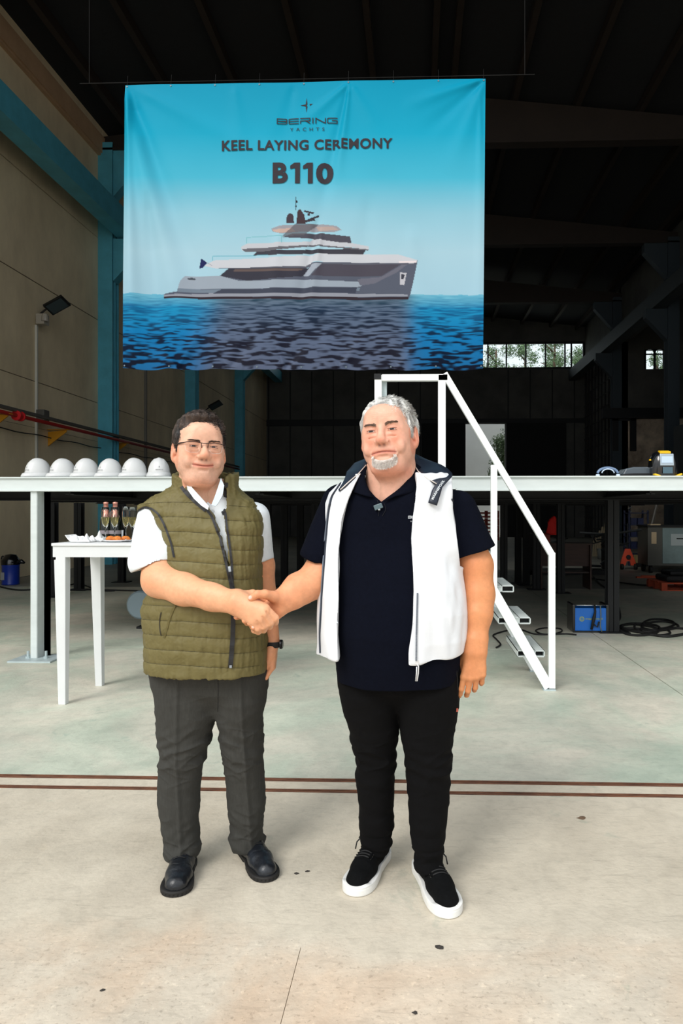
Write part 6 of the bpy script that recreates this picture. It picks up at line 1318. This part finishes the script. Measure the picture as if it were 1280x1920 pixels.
# --- hidden trunk and legs, chest skin at the open collar
f = F((man2.location.x-.35, 2.2, .03), (man2.location.x+.35, 2.8, 1.52), .008)
f.add(gc(rowsP([(925, 660, 830), (960, 645, 845), (1050, 650, 840), (1200, 660, 830), (1270, 680, 815)], .09, .09, 2.49)), .03)
chain(f, [pc(720, 1255, 2.5), pc(702, 1310, 2.5), pc(704, 1450, 2.55), pc(707, 1590, 2.62)], (.07, .06, .04, .032), .03); chain(f, [pc(775, 1255, 2.48), pc(795, 1310, 2.48), pc(804, 1450, 2.49), pc(805, 1610, 2.50)], (.07, .06, .04, .032), .03)
v, q = f.mesh(); add_body(v, q, sk, rdc)
f = F((P(650, 900, 2.5)[0], 2.25, P(700, 980, 2.5)[2]), (P(800, 900, 2.5)[0], 2.6, P(700, 870, 2.5)[2]), .003)
f.add(rc(pc(727, 880, 2.465), pc(728, 930, 2.475), .078, .085), .03); f.add(el(pc(728, 945, 2.475), (.10, .070, .06)), .04); f.sub(rc(pc(716, 924, 2.352), pc(716, 940, 2.350), .006), .010)
v, q = f.mesh(); add_body(v, q, R2['skin'], R2['red'])
mk('body', np.concatenate(body_v), np.concatenate(body_f), skinm, man2, True, col=np.concatenate(body_c))
# --- polo shirt
polo_m = M('navy_pique', (8, 11, 22), .95, spec=.08, var=.12, scale=90, bump=.3, bscale=700)
f = F((P(565, 1000, 2.55)[0]-.02, 2.16, P(740, 1285, 2.4)[2]), (P(940, 1000, 2.5)[0]+.02, 2.76, P(740, 860, 2.5)[2]), .0035)
pr_ = [(896, 672, 800), (908, 650, 825), (925, 634, 846), (945, 624, 860), (970, 622, 866), (1010, 628, 862), (1064, 630, 858), (1120, 628, 862), (1180, 627, 864), (1230, 630, 862), (1272, 634, 857)]
dp = ip([896, 920, 950, 1000, 1080, 1160, 1220, 1272], [.10, .128, .145, .150, .185, .205, .200, .180]); dpb = ip([896, 930, 1272], [.09, .13, .15])
f.add(gc(rowsP(pr_, dp, dpb, 2.49), 2.25), .01)
f.add(rc(pc(640, 945, 2.50), pc(603, 1045, 2.47), .074, .080), .03); f.add(rc(pc(857, 956, 2.51), pc(888, 1035, 2.495), .070, .082), .03)
ha, hb = pc(579, 1048, 2.44), pc(606, 1060, 2.44); f.cut(lambda X, Y, Z: np.where(X < P(626, 1000, 2.5)[0], ha[2]+(X-ha[0])*(hb[2]-ha[2])/(hb[0]-ha[0])-Z, -1.)+0*Y, .003)
ha2, hb2 = pc(858, 1049, 2.44), pc(923, 1027, 2.44); xq = P(858, 1000, 2.5)[0]; f.cut(lambda X, Y, Z: np.where(X > xq, ha2[2]+(X-ha2[0])*(hb2[2]-ha2[2])/(hb2[0]-ha2[0])-Z, -1.)+0*Y, .003)
f.sub(rc(pc(600, 1080, 2.455), pc(606, 1045, 2.465), .066, .068), .003); f.sub(rc(pc(894, 1075, 2.488), pc(886, 1030, 2.49), .066, .068), .003)
nk_ = [(684, 860), (680, 895), (690, 918), (702, 932), (715, 943), (726, 934), (748, 917), (768, 905), (774, 880), (776, 860)]; f.sub(polyprism([(P(a, b, 2.36)[0], P(a, b, 2.36)[2]) for a, b in nk_], 2.1, 2.52), .003)
f.sub(rc(pc(726, 905, 2.52), pc(726, 850, 2.51), .070, .082), .004)
v, q = f.mesh(); v = relax(v, q, 1); v = fold(v, q, .005, 12, 2, (1, 1, .6)); polo = mk('polo_shirt', v, q, polo_m, man2, True); TP = bvh(v, q)
# polo collar leaves and placket
def sheet(A, B, par, m, name, th=.004, n=10, bulge=.0):
    """surface between two polylines given as (px,py,Y)"""
    def res(pl_, t):
        s_ = t*(len(pl_)-1); i = min(int(s_), len(pl_)-2); return P(*(np.array(pl_[i])*(1-(s_-i))+np.array(pl_[i+1])*(s_-i)))
    v = []; m_ = 5
    for i in range(n+1):
        a, b = res(A, i/n), res(B, i/n)
        for j in range(m_+1): t = j/m_; p_ = a*(1-t)+b*t; p_[1] -= bulge*math.sin(math.pi*t); v.append(p_)
    f_ = [(i*(m_+1)+j, i*(m_+1)+j+1, (i+1)*(m_+1)+j+1, (i+1)*(m_+1)+j) for i in range(n) for j in range(m_)]
    o = mk(name, v, f_, m, par, True); s_ = o.modifiers.new('s', 'SOLIDIFY'); s_.thickness = th; return o
sheet([(688, 874, 2.44), (683, 893, 2.405), (688, 912, 2.37), (700, 932, 2.345)], [(672, 885, 2.45), (664, 905, 2.41), (661, 922, 2.375), (676, 927, 2.352)], polo, polo_m, 'collar', bulge=.008)
sheet([(776, 868, 2.45), (772, 892, 2.405), (752, 914, 2.365), (720, 941, 2.338)], [(792, 880, 2.46), (788, 905, 2.41), (778, 923, 2.372), (752, 926, 2.350)], polo, polo_m, 'collar', bulge=.008)
seam([(707, 938), (711, 952), (709, 968)], .0016, M('navy_dark', (8, 11, 20), .9), polo, TP, 'placket_edge', .001, 6)
seam([(720, 944), (724, 955), (716, 968)], .0016, MC['navy_dark'], polo, TP, 'placket_edge', .001, 6)
p_ = drape([(709, 950), (709, 950)], TP, .008, 1)[0]
mi = MB().box(-.015, .015, -.006, .006, -.009, .009, Matrix.Translation(tuple(p_)) @ Matrix.Rotation(-.35, 4, 'Y')).build('clip_microphone', M('mic_grey', (78, 98, 104), .4), man2, bevel=.002)
MB().tube([p_+[.003, -.002, -.008], p_+[.003, -.004, -.012]], .004, 8).build('mic_button', M('mic_ring', (170, 180, 184), .4), mi)
wh = M('embroidery_white', (214, 220, 224), .7)
def text_on(vf, x0, x1, yb, yt, tree, par, m, name='lettering', skew=0., off=.0015, xmax=None):
    v, f_ = vf; ok = [];V = []
    for a, b in v:
        px, py = x0+a*(x1-x0), yb+(yt-yb)*b+skew*a; h = drape([(px, py), (px, py)], tree, off, 1); V.append(h[0] if h else P(px, py, 2.3))
    f_ = [q for q in f_ if xmax is None or max(v[i][0] for i in q)*(x1-x0)+x0 < xmax]
    return mk(name, V, f_, m, par)
text_on(stroke_word('BERING'), 765, 803, 972.5, 967, TP, polo, wh); text_on(text_mesh('YACHTS', 0, 1.9), 769, 797, 979, 976.5, TP, polo, wh)
# --- open white vest
wv_m = M('white_nylon', (222, 226, 230), .5, var=.02, scale=10, bump=.2, bscale=60)
f = F((P(585, 1000, 2.5)[0]-.03, 2.12, P(740, 1252, 2.4)[2]-.01), (P(890, 1000, 2.5)[0]+.02, 2.80, P(740, 868, 2.5)[2]+.01), .003)
vr2 = [(890, 662, 838), (898, 655, 848), (910, 634, 850), (925, 619, 850), (945, 612, 852), (970, 609, 855), (1000, 607, 857), (1030, 605, 860), (1064, 604, 864), (1100, 602, 870), (1142, 600, 875), (1189, 598, 875), (1215, 597, 870), (1242, 599, 866)]
f.add(gc(rowsP(vr2, lambda y_: dp(y_)+.027, lambda y_: dpb(y_)+.015, 2.49), 2.25), .01)
f.sub(gc(rowsP([(880, 675, 800)]+pr_, lambda y_: dp(y_)+.004, lambda y_: dpb(y_)+.004, 2.49), 2.25), .002)
opn = [(684, 850), (680, 876), (666, 905), (652, 935), (640, 975), (633, 1030), (632, 1100), (632, 1180), (631, 1260), (766, 1260), (769, 1225), (773, 1173), (775, 1110), (774, 1064), (770, 1010), (773, 975), (777, 930), (779, 890), (779, 850)]
def yo(py): return 2.49-dp(py)-.015
f.sub(polyprism([(P(a, b, 2.49-dp(min(max(b, 896), 1272))-.012)[0], P(a, b, 2.49-dp(min(max(b, 896), 1272))-.012)[2]) for a, b in opn], 2.0, 2.50), .002)
# armholes: shoulder width set by the navy sleeves coming through
f.sub(rc(pc(612, 968, 2.49), pc(596, 1060, 2.46), .058, .070), .01)
f.add(rc(pc(806, 914, 2.49), pc(826, 940, 2.47), .058, .090), .03); f.add(rc(pc(826, 940, 2.47), pc(838, 1020, 2.45), .090, .090), .03)
armh = [(849, 880), (846, 905), (844, 935), (848, 960), (854, 985), (859, 1030), (861, 1062), (900, 1075), (950, 1000), (950, 860)]
f.sub(polyprism([(P(a, b, 2.44)[0], P(a, b, 2.44)[2]) for a, b in armh], 2.0, 2.9), .004)
hl_, hr2 = pc(700, 1244, 2.3), pc(863, 1225, 2.4)
f.cut(lambda X, Y, Z: np.where(X > P(740, 1200, 2.3)[0], pc(779, 1243, 2.30)[2]+(X-pc(779, 1243, 2.3)[0])*(hr2[2]-pc(779, 1243, 2.3)[2])/(hr2[0]-pc(779, 1243, 2.3)[0])-Z, pc(600, 1240, 2.30)[2]-Z)+0*Y, .003)
v, q = f.mesh(); v = relax(v, q, 1); x, y, z = v.T; n_ = normals(v, q)
v = v+n_*(.010*(vnoise(v*[1.3, 1, .45], 14, 3)-.5)+.007*(vnoise(v*[1, 1, .35], 34, 5)-.5)+.006*np.sin((x*1.2+z*.6)*2*math.pi/.16)*np.clip((1.1-z)/.2, 0, 1)*.6)[:, None]
wv_o = mk('white_vest', v, q, wv_m, man2, True); TW = bvh(v, q)
nv = M('navy_shiny', (20, 30, 46), .45); zs = M('zip_steel', (120, 128, 140), .4, .6)
seam([(658, 890), (640, 905), (622, 930), (616, 960), (611, 1010), (607, 1070), (603, 1130), (600, 1190), (601, 1236)], .007, nv, wv_o, TW, 'zip_tape', .002, 8)
for off_, m_ in ((-3.6, zs),): seam([(658+off_, 892), (640+off_, 907), (622+off_+1, 932), (616+off_+1, 960), (611+off_+1, 1010), (607+off_+1, 1070), (603+off_+1, 1130), (600+off_+1.5, 1190), (602+off_+1, 1236)], .004, m_, wv_o, TW, 'zip_teeth', .002, 8)
zp = drape([(782.5, 1112), (781.5, 1150), (780.5, 1190), (780, 1240)], TW, .003, 16); strip(zp, .007, .001).build('zip_tape', wv_m, wv_o)
for i in range(0, len(zp)-1):
    for t in (0, .5): c_ = zp[i]*(1-t)+zp[i+1]*t; MB().box(c_[0]-.003, c_[0]+.003, c_[1]-.003, c_[1]-.0015, c_[2]-.0008, c_[2]+.0008).build('zip_tooth', zs, wv_o)
q0 = P(781, 1240, 2.275); MB().box(q0[0]-.007, q0[0]+.007, 2.266, 2.276, q0[2]-.010, q0[2]+.008).build('zip_slider', M('slider_white', (220, 222, 224), .3, .3), wv_o, bevel=.002)
MB().tube([P(782, 1245, 2.268), P(784.5, 1250, 2.266), P(784, 1262, 2.266), P(781.5, 1277, 2.268), P(779, 1277, 2.268), P(780.5, 1262, 2.266), P(781, 1250, 2.266)], .0022, 6).build('zip_pull', M('slider_white', (220, 222, 224), .3, .3), wv_o, True)
# lower pocket zip, chest seam, armhole piping
seam([(847, 935), (853, 960), (857, 1000), (861, 1040)], .006, nv, wv_o, TW, 'armhole_piping', .002, 8)
# navy inner collar laid open with pale piping
sheet([(690, 858, 2.50), (684, 874, 2.46), (672, 890, 2.42), (652, 908, 2.38), (636, 922, 2.37)], [(664, 868, 2.56), (654, 880, 2.52), (650, 884, 2.47), (645, 900, 2.42), (634, 918, 2.38)], wv_o, nv, 'collar', bulge=.006)
sheet([(772, 850, 2.52), (781, 880, 2.44), (787, 888, 2.41), (800, 900, 2.375), (817, 910, 2.36)], [(800, 864, 2.58), (825, 872, 2.54), (838, 880, 2.50), (848, 890, 2.46), (846, 894, 2.42)], wv_o, nv, 'collar', bulge=.010)
sheet([(819, 902, 2.355), (810, 920, 2.345), (803, 943, 2.335)], [(847, 893, 2.40), (828, 915, 2.35), (818, 948, 2.335)], wv_o, nv, 'collar_flap', bulge=.004)
tl_ = text_mesh('MARINEPOOL', .02, 1.05); vv_, ff_ = tl_; V = []
for a, b in vv_:
    t = .04+.88*a; c0 = np.array([809.5, 938.0]); c1 = np.array([820., 916.]); c2 = np.array([834., 897.5]); c_ = (1-t)**2*c0+2*t*(1-t)*c1+t*t*c2; d_ = 2*(1-t)*(c1-c0)+2*t*(c2-c1); d_ /= np.linalg.norm(d_); nn = np.array([d_[1], -d_[0]])
    px, py = c_+nn*(-(.5-b))*4.4; V.append(P(px, py, 2.322+.035*t**2))
mk('lettering', V, ff_, wh, wv_o)
pw = M('piping_pale', (222, 214, 206), .5)
for pts in ([(686, 872, 2.44), (672, 888, 2.405), (652, 905, 2.365), (638, 918, 2.355)], [(779, 876, 2.43), (784, 884, 2.40), (800, 896, 2.362), (818, 907, 2.345)]): MB().tube([P(*a) for a in pts], .0018, 5).build('piping', pw, wv_o, True)
# --- joggers
jg = M('black_jersey', (11, 11, 12), .95, spec=.12, var=.1, scale=60, bump=.3, bscale=500)
f = F((P(625, 1300, 2.6)[0]-.03, 2.24, .07), (P(868, 1300, 2.5)[0]+.04, 2.78, P(740, 1225, 2.5)[2]), .0035)
f.add(gc(rowsP([(1225, 636, 858), (1250, 633, 861), (1285, 640, 858), (1310, 680, 820), (1325, 715, 780)], ip([1225, 1275, 1325], [.155, .145, .04]), ip([1225, 1325], [.14, .05]), 2.49), 2.3), .03)
la = [(1228, 634, 745), (1260, 634, 750), (1295, 636, 752), (1320, 641, 750), (1350, 650, 748), (1380, 657, 746), (1410, 663, 745), (1440, 667, 742), (1480, 670, 739), (1540, 675, 736), (1570, 675, 734), (1582, 677, 733), (1592, 680, 727), (1604, 682, 724)]
ra = [(1228, 735, 861), (1260, 735, 861), (1295, 738, 861), (1320, 744, 860), (1350, 749, 855), (1400, 755, 848), (1450, 761, 844), (1500, 765, 842), (1550, 769, 836), (1580, 772, 831), (1600, 777, 829), (1612, 779, 827), (1628, 781, 826)]
f.add(gc(rowsP(la, ip([1295, 1450, 1600], [.13, .088, .056]), ip([1295, 1450, 1600], [.13, .095, .065]), ip([1295, 1600], [2.50, 2.62])), 2.1), .02)
f.add(gc(rowsP(ra, ip([1295, 1450, 1620], [.13, .088, .056]), ip([1295, 1450, 1620], [.13, .095, .065]), ip([1295, 1620], [2.48, 2.50])), 2.1), .02)
v, q = f.mesh(); v = relax(v, q, 2); n_ = normals(v, q); x, y, z = v.T; knee = gauss(z-.45, .1); hemf = np.clip((.28-z)/.2, 0, 1)
v = v+n_*(.009*(vnoise(v*[1, 1, 2.2], 11, 3)-.5)*(.5+knee+1.5*hemf)+.005*(knee+hemf)*np.sin(z*2*math.pi/.05+4*vnoise(v, 9)+x*20)*vnoise(v, 12, 8)-.003*(gauss(z-.155, .006))+.0045*np.clip(1-np.abs(vnoise(np.stack([x*1.2+z*1.1, y, z*2.6-x*.9], 1), 9, 31)-.5)*4, 0, 1)**2*(.3+knee+hemf))[:, None]
jo = mk('joggers', v, q, jg, man2, True); TJ = bvh(v, q)
seam([(852, 1232), (858, 1275), (859, 1328)], .003, M('jogger_seam', (6, 6, 7), .7), jo, TJ, 'pocket_zip', .001, 6)
p_ = drape([(856.5, 1331), (856.5, 1331)], TJ, .003, 1)
if p_: MB().box(p_[0][0]-.004, p_[0][0]+.004, p_[0][1]-.003, p_[0][1], p_[0][2]-.006, p_[0][2]+.006).build('zip_toggle', M('toggle_red', (170, 80, 60), .5), jo)
shoe(man2, G(716, 1606)+[0, .03, 0], G(657, 1683), .30, 1.12, 'sneaker'); shoe(man2, G(790, 1628)+[0, .03, 0], G(845, 1726), .31, 1.12, 'sneaker')
